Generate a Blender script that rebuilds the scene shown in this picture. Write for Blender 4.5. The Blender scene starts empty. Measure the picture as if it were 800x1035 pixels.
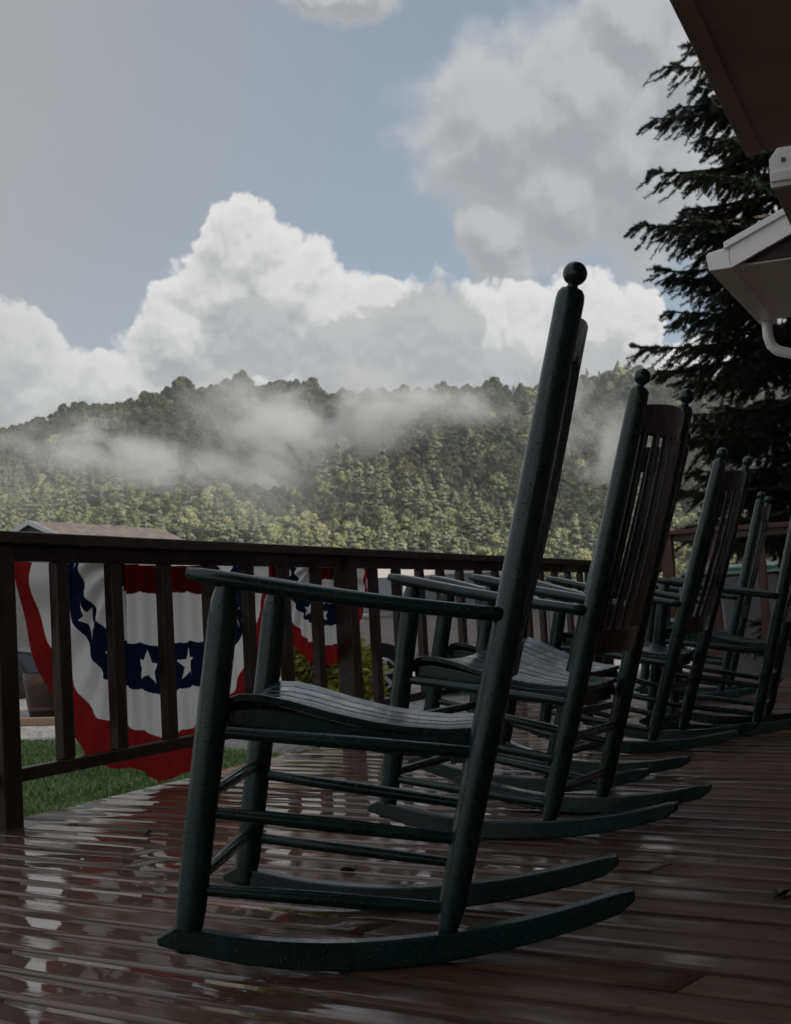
import bpy, math, random
import numpy as np
from mathutils import Vector, Matrix, Euler
random.seed(7); RNG = np.random.default_rng(11)
PI = math.pi
scene = bpy.context.scene
COL = scene.collection

# ------------------------------------------------------------------ camera
CAM_H = 0.59
PITCH, ROLL, FPX = math.radians(4.10), 0.055, 1437.0
cam_d = bpy.data.cameras.new("camera"); cam = bpy.data.objects.new("camera", cam_d); COL.objects.link(cam)
CM = Matrix.Translation((0, 0, CAM_H)) @ Matrix.Rotation(PI/2 + PITCH, 4, 'X') @ Matrix.Rotation(-ROLL, 4, 'Z')
cam.matrix_world = CM
cam_d.sensor_fit = 'VERTICAL'; cam_d.sensor_height = 36; cam_d.sensor_width = 36
cam_d.lens = 36 * FPX / 1035
cam_d.clip_start = 0.05; cam_d.clip_end = 6000
cam_d.dof.use_dof = True; cam_d.dof.focus_distance = 3.6; cam_d.dof.aperture_fstop = 14
scene.camera = cam

def ray(px, py):
    return (CM.to_3x3() @ Vector(((px - 400) / FPX, -(py - 517.5) / FPX, -1))).normalized()
def at(px, py, Y):                      # point seen at photo pixel, at depth Y
    r = ray(px, py); return Vector((0, 0, CAM_H)) + r * (Y / r.y)
def on(px, py, z=0.0):                  # point seen at photo pixel, on the level z
    r = ray(px, py); return Vector((0, 0, CAM_H)) + r * ((z - CAM_H) / r.z)

# rail frame: s along the left railing, t to the right of it
R0 = Vector((-1.23, 4.53, 0)); TH = math.radians(22.9)
D = Vector((math.sin(TH), math.cos(TH), 0)); Pp = Vector((math.cos(TH), -math.sin(TH), 0))
def L(s, t, z=0.0): return R0 + D * s + Pp * t + Vector((0, 0, z))
GZ = -0.53                              # lawn and car park level

# ------------------------------------------------------------------ tagging
def tag(o, label=None, cat=None, group=None, kind=None):
    if label: o['label'] = label
    if cat: o['category'] = cat
    if group: o['group'] = group
    if kind: o['kind'] = kind
    return o
def empty(name, loc=(0, 0, 0), rz=0.0):
    o = bpy.data.objects.new(name, None); o.empty_display_size = .1
    o.location = loc; o.rotation_euler = (0, 0, rz); COL.objects.link(o); return o
def copy_tree(o, parent=None):
    c = o.copy(); COL.objects.link(c)
    if parent: c.parent = parent
    for ch in [x for x in ALLOBJ() if x.parent == o]: copy_tree(ch, c)
    return c
def ALLOBJ(): return list(bpy.data.objects)

# ------------------------------------------------------------------ mesh builder
class MB:
    def __init__(s): s.v = []; s.f = []; s.sm = []; s.mi = []
    def add(s, vs, fs, smooth=False, mi=0):
        b = len(s.v); s.v += [tuple(v) for v in vs]
        for f in fs: s.f.append(tuple(b + i for i in f)); s.sm.append(smooth); s.mi.append(mi)
        return s
    def box(s, c, size, M=None, mi=0):
        x, y, z = [k / 2 for k in size]
        vs = [Vector((a*x, b*y, d*z)) for d in (-1, 1) for b in (-1, 1) for a in (-1, 1)]
        if M is not None: vs = [M @ v for v in vs]
        vs = [v + Vector(c) for v in vs]
        return s.add(vs, [(0,2,3,1),(4,5,7,6),(0,1,5,4),(2,6,7,3),(0,4,6,2),(1,3,7,5)], False, mi)
    def bar(s, a, b, w, h, up=Vector((0,0,1)), mi=0):       # rectangular bar from a to b
        a, b = Vector(a), Vector(b); d = (b - a).normalized()
        side = d.cross(up).normalized(); u = side.cross(d).normalized()
        vs = []
        for p in (a, b):
            for i, j in ((-1,-1),(1,-1),(1,1),(-1,1)): vs.append(p + side*(i*w/2) + u*(j*h/2))
        return s.add(vs, [(3,2,1,0),(4,5,6,7),(0,1,5,4),(1,2,6,5),(2,3,7,6),(3,0,4,7)], False, mi)
    def tube(s, pts, rad, seg=14, smooth=True, cap=True, mi=0):
        pts = [Vector(p) for p in pts]; n = len(pts)
        if not hasattr(rad, '__len__'): rad = [rad]*n
        t0 = (pts[1]-pts[0]).normalized()
        ref = Vector((0,0,1)) if abs(t0.z) < .9 else Vector((0,1,0))
        vs = []; prev = None
        for i, p in enumerate(pts):
            t = (pts[min(i+1,n-1)] - pts[max(i-1,0)]).normalized()
            if prev is None: a = t.cross(ref).normalized()
            else: a = (prev - t*prev.dot(t)).normalized()
            prev = a; b = t.cross(a)
            for k in range(seg):
                th = 2*PI*k/seg; vs.append(p + (a*math.cos(th) + b*math.sin(th))*rad[i])
        fs = [(i*seg+k, i*seg+(k+1)%seg, (i+1)*seg+(k+1)%seg, (i+1)*seg+k) for i in range(n-1) for k in range(seg)]
        s.add(vs, fs, smooth, mi)
        if cap:
            b0 = len(s.v) - n*seg
            s.f += [tuple(b0+k for k in range(seg-1,-1,-1)), tuple(b0+(n-1)*seg+k for k in range(seg))]; s.sm += [False]*2; s.mi += [mi]*2
        return s
    def lathe(s, a, b, prof, seg=16, mi=0):                 # prof: (fraction along a-b, radius)
        a, b = Vector(a), Vector(b)
        return s.tube([a.lerp(b, t) for t, r in prof], [r for t, r in prof], seg, True, True, mi)
    def loft(s, secs, smooth=True, cap=True, mi=0):
        n = len(secs[0]); vs = [p for sec in secs for p in sec]
        fs = [(i*n+k, i*n+(k+1)%n, (i+1)*n+(k+1)%n, (i+1)*n+k) for i in range(len(secs)-1) for k in range(n)]
        if cap: fs += [tuple(range(n-1,-1,-1)), tuple((len(secs)-1)*n+k for k in range(n))]
        return s.add(vs, fs, smooth, mi)
    def prism(s, poly, axis, depth, mi=0):                  # poly of points, pushed along axis by depth
        n = len(poly); ax = Vector(axis)*depth
        vs = [Vector(p) for p in poly] + [Vector(p)+ax for p in poly]
        fs = [tuple(range(n-1,-1,-1)), tuple(range(n,2*n))] + [(k,(k+1)%n,n+(k+1)%n,n+k) for k in range(n)]
        return s.add(vs, fs, False, mi)
    def build(s, name, mats, parent=None, bevel=0.0, seg=2, subs=0):
        me = bpy.data.meshes.new(name); me.from_pydata(s.v, [], s.f)
        me.polygons.foreach_set('use_smooth', s.sm); me.polygons.foreach_set('material_index', s.mi)
        for m in (mats if isinstance(mats, (list, tuple)) else [mats]): me.materials.append(m)
        import bmesh
        bm = bmesh.new(); bm.from_mesh(me); bmesh.ops.recalc_face_normals(bm, faces=bm.faces); bm.to_mesh(me); bm.free()
        me.update()
        o = bpy.data.objects.new(name, me); COL.objects.link(o)
        if parent: o.parent = parent
        if bevel > 0:
            b = o.modifiers.new('bevel', 'BEVEL'); b.width = bevel; b.segments = seg; b.limit_method = 'ANGLE'; b.angle_limit = math.radians(35)
            b.harden_normals = False
        return o

def np_mesh(name, verts, faces, mats, smooth=False, parent=None, mi=None, link=True):
    """verts (N,3) array, faces (M,k) array"""
    me = bpy.data.meshes.new(name); k = faces.shape[1]
    me.vertices.add(len(verts)); me.vertices.foreach_set('co', verts.astype(np.float32).ravel())
    me.loops.add(faces.size); me.loops.foreach_set('vertex_index', faces.astype(np.int32).ravel())
    me.polygons.add(len(faces)); me.polygons.foreach_set('loop_start', np.arange(0, faces.size, k, dtype=np.int32))
    me.polygons.foreach_set('loop_total', np.full(len(faces), k, dtype=np.int32))
    me.polygons.foreach_set('use_smooth', np.full(len(faces), smooth))
    if mi is not None: me.polygons.foreach_set('material_index', mi.astype(np.int32))
    for m in (mats if isinstance(mats, (list, tuple)) else [mats]): me.materials.append(m)
    me.update(calc_edges=True)
    o = bpy.data.objects.new(name, me)
    if link: COL.objects.link(o)
    if parent: o.parent = parent
    return o

# ------------------------------------------------------------------ node helpers
class NT:
    def __init__(s, tree): s.t = tree; s.n = tree.nodes; s.l = tree.links
    def node(s, typ, **kw):
        n = s.n.new(typ)
        for k, v in kw.items(): setattr(n, k, v)
        return n
    def put(s, inp, v):
        if isinstance(v, bpy.types.NodeSocket): s.l.new(v, inp)
        elif v is not None: inp.default_value = v
    def math(s, op, a, b=None, c=None, clamp=False):
        n = s.node('ShaderNodeMath', operation=op, use_clamp=clamp)
        for i, v in enumerate((a, b, c)): s.put(n.inputs[i], v)
        return n.outputs[0]
    def vmath(s, op, a, b=None, sc=None):
        n = s.node('ShaderNodeVectorMath', operation=op); s.put(n.inputs[0], a); s.put(n.inputs[1], b)
        if sc is not None: s.put(n.inputs['Scale'], sc)
        return n.outputs['Value'] if op in ('LENGTH', 'DOT_PRODUCT', 'DISTANCE') else n.outputs[0]
    def noise(s, vec, scale, detail=4, rough=.55, dims='3D', dist=0):
        n = s.node('ShaderNodeTexNoise', noise_dimensions=dims); s.put(n.inputs['Vector'], vec)
        s.put(n.inputs['Scale'], scale); n.inputs['Detail'].default_value = detail; n.inputs['Roughness'].default_value = rough; n.inputs['Distortion'].default_value = dist
        return n
    def ramp(s, fac, stops, interp='LINEAR'):
        n = s.node('ShaderNodeValToRGB'); n.color_ramp.interpolation = interp; e = n.color_ramp.elements
        while len(e) < len(stops): e.new(.5)
        for i, (p, c) in enumerate(stops):
            e[i].position = p; e[i].color = (c if len(c) == 4 else (*c, 1)) if hasattr(c, '__len__') else (c, c, c, 1)
        s.put(n.inputs[0], fac); return n.outputs[0]
    def mix(s, fac, a, b, blend='MIX'):
        n = s.node('ShaderNodeMix', data_type='RGBA', blend_type=blend); s.put(n.inputs[0], fac)
        for i, v in ((6, a), (7, b)):
            s.put(n.inputs[i], (*v, 1) if hasattr(v, '__len__') and not isinstance(v, bpy.types.NodeSocket) and len(v) == 3 else v)
        return n.outputs[2]
    def mrange(s, v, a, b, c=0., d=1., smooth=True):
        n = s.node('ShaderNodeMapRange', interpolation_type='SMOOTHSTEP' if smooth else 'LINEAR'); s.put(n.inputs[0], v)
        for i, k in enumerate((a, b, c, d)): s.put(n.inputs[i+1], k)
        return n.outputs[0]
    def bump(s, h, strength=.3, dist=.01, normal=None):
        n = s.node('ShaderNodeBump'); s.put(n.inputs['Height'], h); n.inputs['Strength'].default_value = strength; n.inputs['Distance'].default_value = dist
        if normal is not None: s.put(n.inputs['Normal'], normal)
        return n.outputs[0]
    def coord(s, which='Object'): return s.node('ShaderNodeTexCoord').outputs[which]
    def mapping(s, vec, scale=(1,1,1), rot=(0,0,0), loc=(0,0,0)):
        n = s.node('ShaderNodeMapping'); s.put(n.inputs[0], vec); n.inputs['Scale'].default_value = scale; n.inputs['Rotation'].default_value = rot; n.inputs['Location'].default_value = loc
        return n.outputs[0]
    def attr(s, name, out='Fac'): return s.node('ShaderNodeAttribute', attribute_name=name).outputs[out]

def mat(name):
    m = bpy.data.materials.new(name); m.use_nodes = True; nt = NT(m.node_tree)
    p = m.node_tree.nodes['Principled BSDF']; return m, nt, p
def simple(name, col, rough=.5, metal=0., var=.25, scale=8., bumpd=0., spec=.5, coat=0.):
    """plain material with a little mottling"""
    m, nt, p = mat(name); c = nt.coord()
    n = nt.noise(c, scale, 5)
    nt.put(p.inputs['Base Color'], nt.mix(nt.mrange(n.outputs[0], .3, .7), tuple(k*(1-var) for k in col), tuple(min(1, k*(1+var)) for k in col)))
    nt.put(p.inputs['Roughness'], nt.mrange(nt.noise(c, scale*2.3, 4).outputs[0], .2, .8, max(.02, rough*.8), min(1, rough*1.2)))
    p.inputs['Metallic'].default_value = metal; p.inputs['Specular IOR Level'].default_value = spec; p.inputs['Coat Weight'].default_value = coat
    if bumpd: nt.put(p.inputs['Normal'], nt.bump(nt.noise(c, scale*6, 4).outputs[0], .5, bumpd))
    return m

M = {}
def wet_paint(name, col, worn, amount):
    m, nt, p = mat(name); c = nt.coord()
    big = nt.noise(c, 5, 5); grain = nt.noise(nt.mapping(c, (30, 30, 3)), 3, 5)
    base = nt.mix(nt.mrange(big.outputs[0], .3, .75), tuple(k*.75 for k in col), tuple(k*1.35 for k in col))
    wear = nt.mrange(nt.noise(c, 22, 7, .7).outputs[0], amount, amount + .05)
    base = nt.mix(wear, base, worn)
    nt.put(p.inputs['Base Color'], base)
    nt.put(p.inputs['Roughness'], nt.mrange(nt.noise(c, 14, 5).outputs[0], .3, .7, .14, .34))
    # rain drops standing on the paint
    v = nt.node('ShaderNodeTexVoronoi', feature='F1'); nt.put(v.inputs['Vector'], c); v.inputs['Scale'].default_value = 130; v.inputs['Randomness'].default_value = 1
    pick = nt.math('GREATER_THAN', nt.node('ShaderNodeSeparateColor').outputs[0], .62)
    sc = pick.node.inputs[0].links[0].from_node; nt.l.new(v.outputs['Color'], sc.inputs[0])
    drop = nt.math('MULTIPLY', nt.mrange(v.outputs['Distance'], .30, .05), pick)
    nrm = nt.bump(drop, .8, .0015, nt.bump(grain.outputs[0], .35, .0015))
    nt.put(p.inputs['Normal'], nrm); p.inputs['Specular IOR Level'].default_value = .5
    return m
M['green'] = wet_paint('green_paint', (.0045, .0230, .0215), (.04, .033, .029), .665)
M['green_back'] = wet_paint('worn_green_paint', (.013, .017, .017), (.036, .031, .029), .58)

def rail_wood(name, a, b, rough=.42):
    m, nt, p = mat(name); c = nt.coord(); g = nt.node('ShaderNodeNewGeometry')
    st = nt.attr('grain', 'Vector')
    n1 = nt.noise(nt.mapping(c, (9, 9, 2.2)), 4, 8, .65, dist=.6); n2 = nt.noise(c, 3.2, 4)
    f = nt.math('ADD', nt.math('MULTIPLY', n1.outputs[0], .6), nt.math('MULTIPLY', n2.outputs[0], .4))
    col = nt.ramp(f, [(.3, a), (.55, b), (.75, tuple(k*1.7 for k in b))])
    nt.put(p.inputs['Base Color'], col)
    nt.put(p.inputs['Roughness'], nt.mrange(n2.outputs[0], .35, .65, rough*.55, rough*1.25))
    nt.put(p.inputs['Normal'], nt.bump(n1.outputs[0], .6, .004))
    return m
M['rail'] = rail_wood('wet_rail_wood', (.012, .0068, .0048), (.034, .019, .013))
M['rail_red'] = rail_wood('stained_rail_wood', (.045, .018, .012), (.085, .036, .024))
M['timber'] = rail_wood('weathered_timber', (.10, .06, .04), (.18, .12, .085), .8)
M['white'] = simple('white_trim', (.86, .85, .84), .45, var=.08, scale=3, bumpd=.001)
M['soffit'] = simple('brown_soffit', (.43, .345, .335), .55, var=.18, scale=2)
M['soffit_white'] = simple('white_soffit', (.86, .84, .83), .55, var=.07, scale=2)
M['shaded_gable'] = simple('shaded_gable', (.035, .022, .02), .7)  # dark brown gable with its shadow put into the colour
M['siding'] = simple('brown_siding', (.30, .24, .22), .6, scale=2)
M['shingle'] = simple('shingles', (.06, .05, .05), .9, scale=9, bumpd=.01)
M['rubber'] = simple('rubber', (.012, .012, .013), .85, spec=.15)
M['rim'] = simple('wheel_metal', (.55, .55, .56), .3, .8, .1)
M['glass_dark'] = simple('car_glass', (.035, .04, .048), .06, var=.1, spec=.8)
M['plastic_grey'] = simple('grey_plastic', (.13, .125, .135), .5, var=.15)
M['lid_green'] = simple('pale_lid', (.45, .50, .48), .45)
M['lid_band'] = simple('green_band', (.02, .16, .11), .45)
M['black'] = simple('black_trim', (.010, .010, .011), .7, spec=.15)

# ------------------------------------------------------------------ deck
BA = math.radians(53.7)
dB = Vector((-math.sin(BA), math.cos(BA), 0)); nB = Vector((math.cos(BA), math.sin(BA), 0))
deck_poly = [L(-8.5, -.07), L(-8.5, 4.36), L(7.55, 4.36), L(7.55, -.07)]
def clip_line(o):            # line  nB*o + dB*t  inside the deck polygon
    lo, hi = -1e9, 1e9; n = len(deck_poly)
    for i in range(n):
        a, b = deck_poly[i], deck_poly[(i+1) % n]; e = b - a; nn = Vector((-e.y, e.x, 0))   # inside normal (ccw)
        q0 = (nB*o - a).dot(nn); q1 = dB.dot(nn)
        if abs(q1) < 1e-9:
            if q0 < 0: return None
            continue
        t = -q0 / q1
        if q1 > 0: lo = max(lo, t)
        else: hi = min(hi, t)
    return (lo, hi) if hi - lo > .02 else None
orient = (deck_poly[1]-deck_poly[0]).cross(deck_poly[2]-deck_poly[1]).z
if orient < 0: deck_poly.reverse()
BW, PITCHB = .1145, .1205
prof = [(-.5, -.030), (-.5, -.0045), (-.475, -.0006), (-.25, .0004), (0, .0010), (.25, .0004), (.475, -.0006), (.5, -.0045), (.5, -.030)]
dv, df, dr, dt, dx = [], [], [], [], []     # vertices, faces, board tone, tan board, place across the board
offs = [nB.dot(p) for p in deck_poly]; k0, k1 = int(min(offs)/PITCHB) - 1, int(max(offs)/PITCHB) + 1
tan_pt = on(740, 739.5); tan_k = round(nB.dot(tan_pt)/PITCHB)
dens = {}
for k in range(k0, k1 + 1):
    oc = k*PITCHB; tilt = random.gauss(0, .0024); up = random.gauss(0, .0008); cup = random.uniform(-.7, .7)
    ivs = [clip_line(oc + a*BW) for a, z in prof]
    if any(v is None for v in ivs): continue
    cuts = [0.0]
    lo_m = max(v[0] for v in ivs); hi_m = min(v[1] for v in ivs)
    js = []; t = lo_m + random.uniform(.6, 4.8)
    while t < hi_m - .5: js.append(t); t += random.choice((4.27, 4.88))
    if k == tan_k: js = [dB.dot(on(655, 742))]
    pieces = [(None if i == 0 else js[i-1], js[i] if i < len(js) else None) for i in range(len(js)+1)]
    for a_, b_ in pieces:
        val = random.random(); tan = 1.0 if (k == tan_k and b_ is not None) else 0.0
        tl = tilt + random.gauss(0, .0025)
        npc = len(prof); base = len(dv)
        NL = 14
        for q in range(NL + 1):
            for (a, z), iv in zip(prof, ivs):
                lo = iv[0] if a_ is None else a_ + .0015; hi = iv[1] if b_ is None else b_ - .0015
                tt = lo + (hi - lo)*q/NL; o_ = oc + a*BW
                w = nB*o_ + dB*tt
                zz = z*(1 if z < -.002 else cup) + up + a*BW*tl + (.0008*math.sin(tt*1.3 + k*2.1) + .0002*math.sin(tt*3.3 + k) if z > -.02 else 0)
                dv.append((w.x, w.y, zz)); dr.append(val); dt.append(tan); dx.append(a)
        for q in range(NL):
            for i in range(npc - 1): df.append((base+q*npc+i, base+q*npc+i+1, base+(q+1)*npc+i+1, base+(q+1)*npc+i))
        df.append(tuple(base+i for i in range(npc))); df.append(tuple(base+NL*npc+i for i in range(npc-1, -1, -1)))
me = bpy.data.meshes.new('deck'); me.from_pydata(dv, [], df); me.update()
import bmesh
bm = bmesh.new(); bm.from_mesh(me); bmesh.ops.recalc_face_normals(bm, faces=bm.faces); bm.to_mesh(me); bm.free()
at_ = me.attributes.new('board', 'FLOAT', 'POINT'); at_.data.foreach_set('value', dr)
at_ = me.attributes.new('across', 'FLOAT', 'POINT'); at_.data.foreach_set('value', dx)
at_ = me.attributes.new('tan', 'FLOAT', 'POINT'); at_.data.foreach_set('value', dt)
for pl in me.polygons: pl.use_smooth = len(pl.vertices) == 4
deck = bpy.data.objects.new('deck', me); COL.objects.link(deck); tag(deck, kind='structure')

m, nt, p = mat('wet_deck_boards'); M['deck'] = m
c = nt.coord(); cb = nt.mapping(c, rot=(0, 0, -(PI/2 + BA)))      # x runs along the boards
bd = nt.attr('board'); shift = nt.node('ShaderNodeCombineXYZ'); nt.put(shift.inputs[0], nt.math('MULTIPLY', bd, 37.)); nt.put(shift.inputs[2], nt.math('MULTIPLY', bd, 11.))
cg = nt.vmath('ADD', cb, shift.outputs[0])
grain = nt.noise(nt.mapping(cg, (1.3, 26, 5)), 3.2, 9, .68, dist=.5)
fine = nt.noise(nt.mapping(cg, (6, 120, 5)), 3, 5, .6)
blot = nt.noise(c, 1.5, 5, .6)
streak = nt.noise(nt.mapping(cg, (.55, 5, 1)), 2.4, 4, .6)
colr = nt.ramp(grain.outputs[0], [(.28, (.030, .0140, .0085)), (.5, (.112, .062, .040)), (.72, (.180, .106, .071))])
colr = nt.mix(nt.mrange(bd, 0, 1, 0, .40, False), colr, nt.mix(.5, colr, (.070, .033, .022)))
colr = nt.mix(nt.mrange(blot.outputs[0], .35, .7, 0, .45), colr, (.045, .021, .014))
colr = nt.mix(nt.math('MULTIPLY', nt.attr('tan'), .75), colr, (.50, .17, .045))
vk = nt.node('ShaderNodeTexVoronoi', feature='F1'); nt.put(vk.inputs['Vector'], nt.mapping(cg, (1.0, 5.0, 1))); vk.inputs['Scale'].default_value = 2.0
knot = nt.mrange(vk.outputs['Distance'], .10, .03)
colr = nt.mix(nt.math('MULTIPLY', knot, .6), colr, (.010, .006, .005))
sx = nt.node('ShaderNodeSeparateXYZ'); nt.l.new(cb, sx.inputs[0])
al = nt.math('SUBTRACT', nt.math('MULTIPLY', nt.math('FRACT', nt.math('ADD', nt.math('DIVIDE', sx.outputs[0], .406), nt.math('MULTIPLY', bd, .07))), .406), .203)
ac = nt.math('MULTIPLY', nt.math('SUBTRACT', nt.math('ABSOLUTE', nt.attr('across')), .33), .1145)
nail = nt.mrange(nt.math('SQRT', nt.math('ADD', nt.math('MULTIPLY', al, al), nt.math('MULTIPLY', ac, ac))), .0070, .0045)
edge = nt.mrange(nt.math('ABSOLUTE', nt.attr('across')), .44, .5, 0, .6)
colr = nt.mix(edge, colr, (.010, .006, .005))
colr = nt.mix(nt.math('MULTIPLY', nail, .85), colr, (.012, .009, .008))
nt.put(p.inputs['Base Color'], colr)
wet = nt.math('ADD', nt.math('MULTIPLY', blot.outputs[0], .75), nt.math('MULTIPLY', streak.outputs[0], .55))
wet = nt.math('ADD', wet, nt.math('MULTIPLY', bd, .10))
tpos = nt.math('SUBTRACT', nt.vmath('DOT_PRODUCT', c, tuple(Pp)), R0.dot(Pp))
open_ = nt.mrange(tpos, 3.0, 1.0, 0, .25)                          # rain only reaches out from under the roof
pool = nt.noise(nt.mapping(cb, (.45, 2.6, 1)), 1.0, 3, .5)
wet = nt.math('ADD', nt.math('SUBTRACT', nt.math('ADD', nt.math('MULTIPLY', wet, .75), nt.math('MULTIPLY', pool.outputs[0], .45)), .26), open_)
pud = nt.mrange(wet, .60, .72)                                     # standing water
p.inputs['Roughness'].default_value = .55; nt.put(p.inputs['Roughness'], nt.mrange(grain.outputs[0], .3, .7, .42, .68))
nt.put(p.inputs['Normal'], nt.bump(nt.math('ADD', grain.outputs[0], nt.math('MULTIPLY', fine.outputs[0], .35)), .55, .004))
nt.put(p.inputs['Coat Weight'], nt.mrange(wet, .44, .66, .12, 1.0))
nt.put(p.inputs['Coat Roughness'], nt.mrange(wet, .46, .68, .22, .030))
p.inputs['Coat IOR'].default_value = 1.34; p.inputs['Specular IOR Level'].default_value = .10
film = nt.math('MULTIPLY', nt.math('ADD', nt.math('MULTIPLY', grain.outputs[0], .8), nt.math('MULTIPLY', nt.noise(nt.mapping(cg, (3, 9, 1)), 2.5, 3).outputs[0], .9)), nt.math('SUBTRACT', 1.04, pud))
nt.put(p.inputs['Coat Normal'], nt.bump(film, .17, .004))
me.materials.append(m)
# rim boards and joists under the deck edge
rb = MB()
rb.bar(L(-8.5, -.055, -.15), L(7.53, -.055, -.15), .038, .235)
rb.bar(L(7.53, -.055, -.15), L(7.53, 4.36, -.15), .038, .235)
o = rb.build('deck_rim', M['rail_red'], None, .004); tag(o, kind='structure')

# ------------------------------------------------------------------ rocking chair
XO, RK = .075, 1.30
def q(x, y, z): return Vector((x + XO, y, z))
YW, YB = .272, .215
yy = lambda x: YW - (YW - YB)*(x + .35)/.40     # half width of the frame at depth x
legx = lambda z: -.376 + .149*(z - .075)
postx = lambda z: .047 + .248*(z - .03)
def rrect(w, h, r, n=3):
    pts = []
    for cx, cy, a0 in ((w/2-r, h/2-r, 0), (-w/2+r, h/2-r, PI/2), (-w/2+r, -h/2+r, PI), (w/2-r, -h/2+r, 1.5*PI)):
        for i in range(n+1):
            a = a0 + PI/2*i/n; pts.append((cx + r*math.cos(a), cy + r*math.sin(a)))
    return pts
def make_chair():
    root = empty('rocking_chair')
    G = M['green']
    for sy in (-1, 1):
        y = sy*YW; yb = sy*YB
        b = MB(); b.lathe(q(legx(.045), y, .045), q(legx(.660), y, .660), [(0,.0185),(.03,.0195),(.085,.0245),(.12,.0255),(.5,.0262),(.9,.0255),(.945,.0235),(.985,.0165),(1,.016)], 20)
        b.build('leg', G, root)
        b = MB(); b.lathe(q(postx(.045), yb, .045), q(postx(1.136), yb, 1.136), [(0,.0145),(.012,.0170),(.05,.0240),(.3,.0258),(.7,.0258),(.980,.0250),(.990,.0237),(.997,.019),(1,.008)], 22)
        post = b.build('back_post', G, root)
        ax = Vector((.248, 0, 1)).normalized(); tp = q(postx(1.133), yb, 1.133)
        b = MB(); prof = [(0, .013), (.006, .0088), (.010, .0095)]
        cz, rr = .0280, .0212
        for i in range(1, 14):
            a = -PI/2*.72 + (PI/2*.72 + PI/2)*i/13; prof.append((cz + rr*math.sin(a), max(.0004, rr*math.cos(a))))
        b.tube([tp + ax*h for h, r in prof], [r for h, r in prof], 20); b.build('finial', G, post)
        # rocker
        RA = lambda d: 1.0 if d < 0 else 1.36
        zb = lambda x: RA(x + XO) - math.sqrt(RA(x + XO)**2 - (x + XO)**2)
        b = MB(); xs = [-.424 + (.372 + .424)*i/28 for i in range(29)]
        secs = []
        for i, x in enumerate(xs):
            f = i/28; h = .047 - .010*abs(2*f - .9)**2; lo = zb(x); w = .036
            if i == 0: h = .012
            if i == 1: h = .036
            if i == 28: lo += .012; h = .018
            y_ = sy*yy(x); secs.append([q(x, y_ - w/2, lo), q(x, y_ + w/2, lo), q(x, y_ + w/2, lo + h), q(x, y_ - w/2, lo + h)])
        b.loft(secs, False); b.build('rocker', G, root, .004)
        # arm
        b = MB(); secs = []; NA = 16
        for i in range(NA + 1):
            f = i/NA; x = -.362 + (.172 + .362)*f; z = .676 - .096*f - .006*math.sin(PI*f)
            w = .060 - .020*f; h = .0285 - .003*f
            if i == 0: w *= .55; h *= .6
            if i == 1: w *= .86; h *= .9
            if f < .02: x += .006
            tn = Vector((.20, 0, .98))
            ya = y + (sy*(YB + .006) - y)*f; secs.append([q(x, ya + a, z) + tn*b2 for a, b2 in rrect(w, h, min(w, h)*.42)])
        b.loft(secs); b.build('arm', G, root)
        # side stretchers
        for z0, z1 in ((.408, .348), (.276, .204), (.148, .090)):
            b = MB(); a_, c_ = q(legx(z0), y, z0), q(postx(z1), yb, z1)
            b.lathe(a_, c_, [(0,.0085),(.06,.0105),(.5,.0125),(.94,.0105),(1,.0085)], 12); b.build('stretcher', G, root)
        b = MB(); secs = []
        for x, z, h in ((-.305, .440, .034), (-.25, .440, .040), (-.18, .426, .042), (-.10, .402, .040), (.0, .383, .038), (.108, .377, .036)):
            y_ = sy*(yy(x) - .036); secs.append([q(x, y_ - .011, z - h), q(x, y_ + .011, z - h), q(x, y_ + .011, z), q(x, y_ - .011, z)])
        b.loft(secs, False)
        b.build('seat_rail', G, root, .003)
    for z, f in ((.297, legx), (.160, legx), (.255, postx), (.125, postx)):
        Y_ = YW if f is legx else YB
        b = MB(); b.lathe(q(f(z), -Y_, z), q(f(z), Y_, z), [(0,.0085),(.06,.0105),(.5,.0125),(.94,.0105),(1,.0085)], 12); b.build('stretcher', G, root)
    # seat: bent slats running front to back on two cross rails
    b = MB(); prof = [(-.318, .418), (-.317, .438), (-.305, .454), (-.283, .460), (-.245, .458), (-.20, .447), (-.13, .425), (-.06, .407), (.0, .396), (.06, .390), (.118, .391)]
    ns = 7; pit = .488/ns
    for k in range(ns):
        secs = []
        sag = random.uniform(-.0012, .0012)
        for i, (x, z) in enumerate(prof):
            x0, z0 = prof[max(i-1, 0)]; x1, z1 = prof[min(i+1, len(prof)-1)]
            t = Vector((x1-x0, 0, z1-z0)).normalized(); n = Vector((-t.z, 0, t.x)); th = .0135
            sec = []; kx = (yy(x) - .026)/.244; yc = (k - (ns-1)/2)*pit*kx; w = pit*kx - .007
            for yo, hh in ((-w/2,-th),(w/2,-th),(w/2,-.002),(w/2-.003,0),(-w/2+.003,0),(-w/2,-.002)):
                dish = .020*((yc+yo)/.244)**2 - .012 + sag
                sec.append(q(x, yc + yo, z + dish) + n*hh)
            secs.append(sec)
        b.loft(secs, False)
    ob = b.build('seat', G, root, .0015)
    for xx, zz, hh in ((-.290, .418, .044), (.085, .352, .048)):
        b = MB(); b.bar(q(xx, -yy(xx) + .036, zz), q(xx, yy(xx) - .036, zz), .030, hh); b.build('seat_cross_rail', G, root, .003)
    # back
    def bowed(z0, z1, bow, arch, name):
        b = MB(); secs = []
        for i in range(15):
            f = i/14; y = -YB + .008 + (2*YB - .016)*f; s_ = math.sin(PI*f); bw = bow*s_
            zz0, zz1 = z0, z1 + arch*s_**.8
            sec = []
            for z, o in ((zz0, -.010), (zz0, .010), (zz1, .010), (zz1, -.010)):
                sec.append(q(postx(z) + bw + o, y, z))
            secs.append(sec)
        b.loft(secs, False); return b.build(name, M['green_back'], root, .004)
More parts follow.
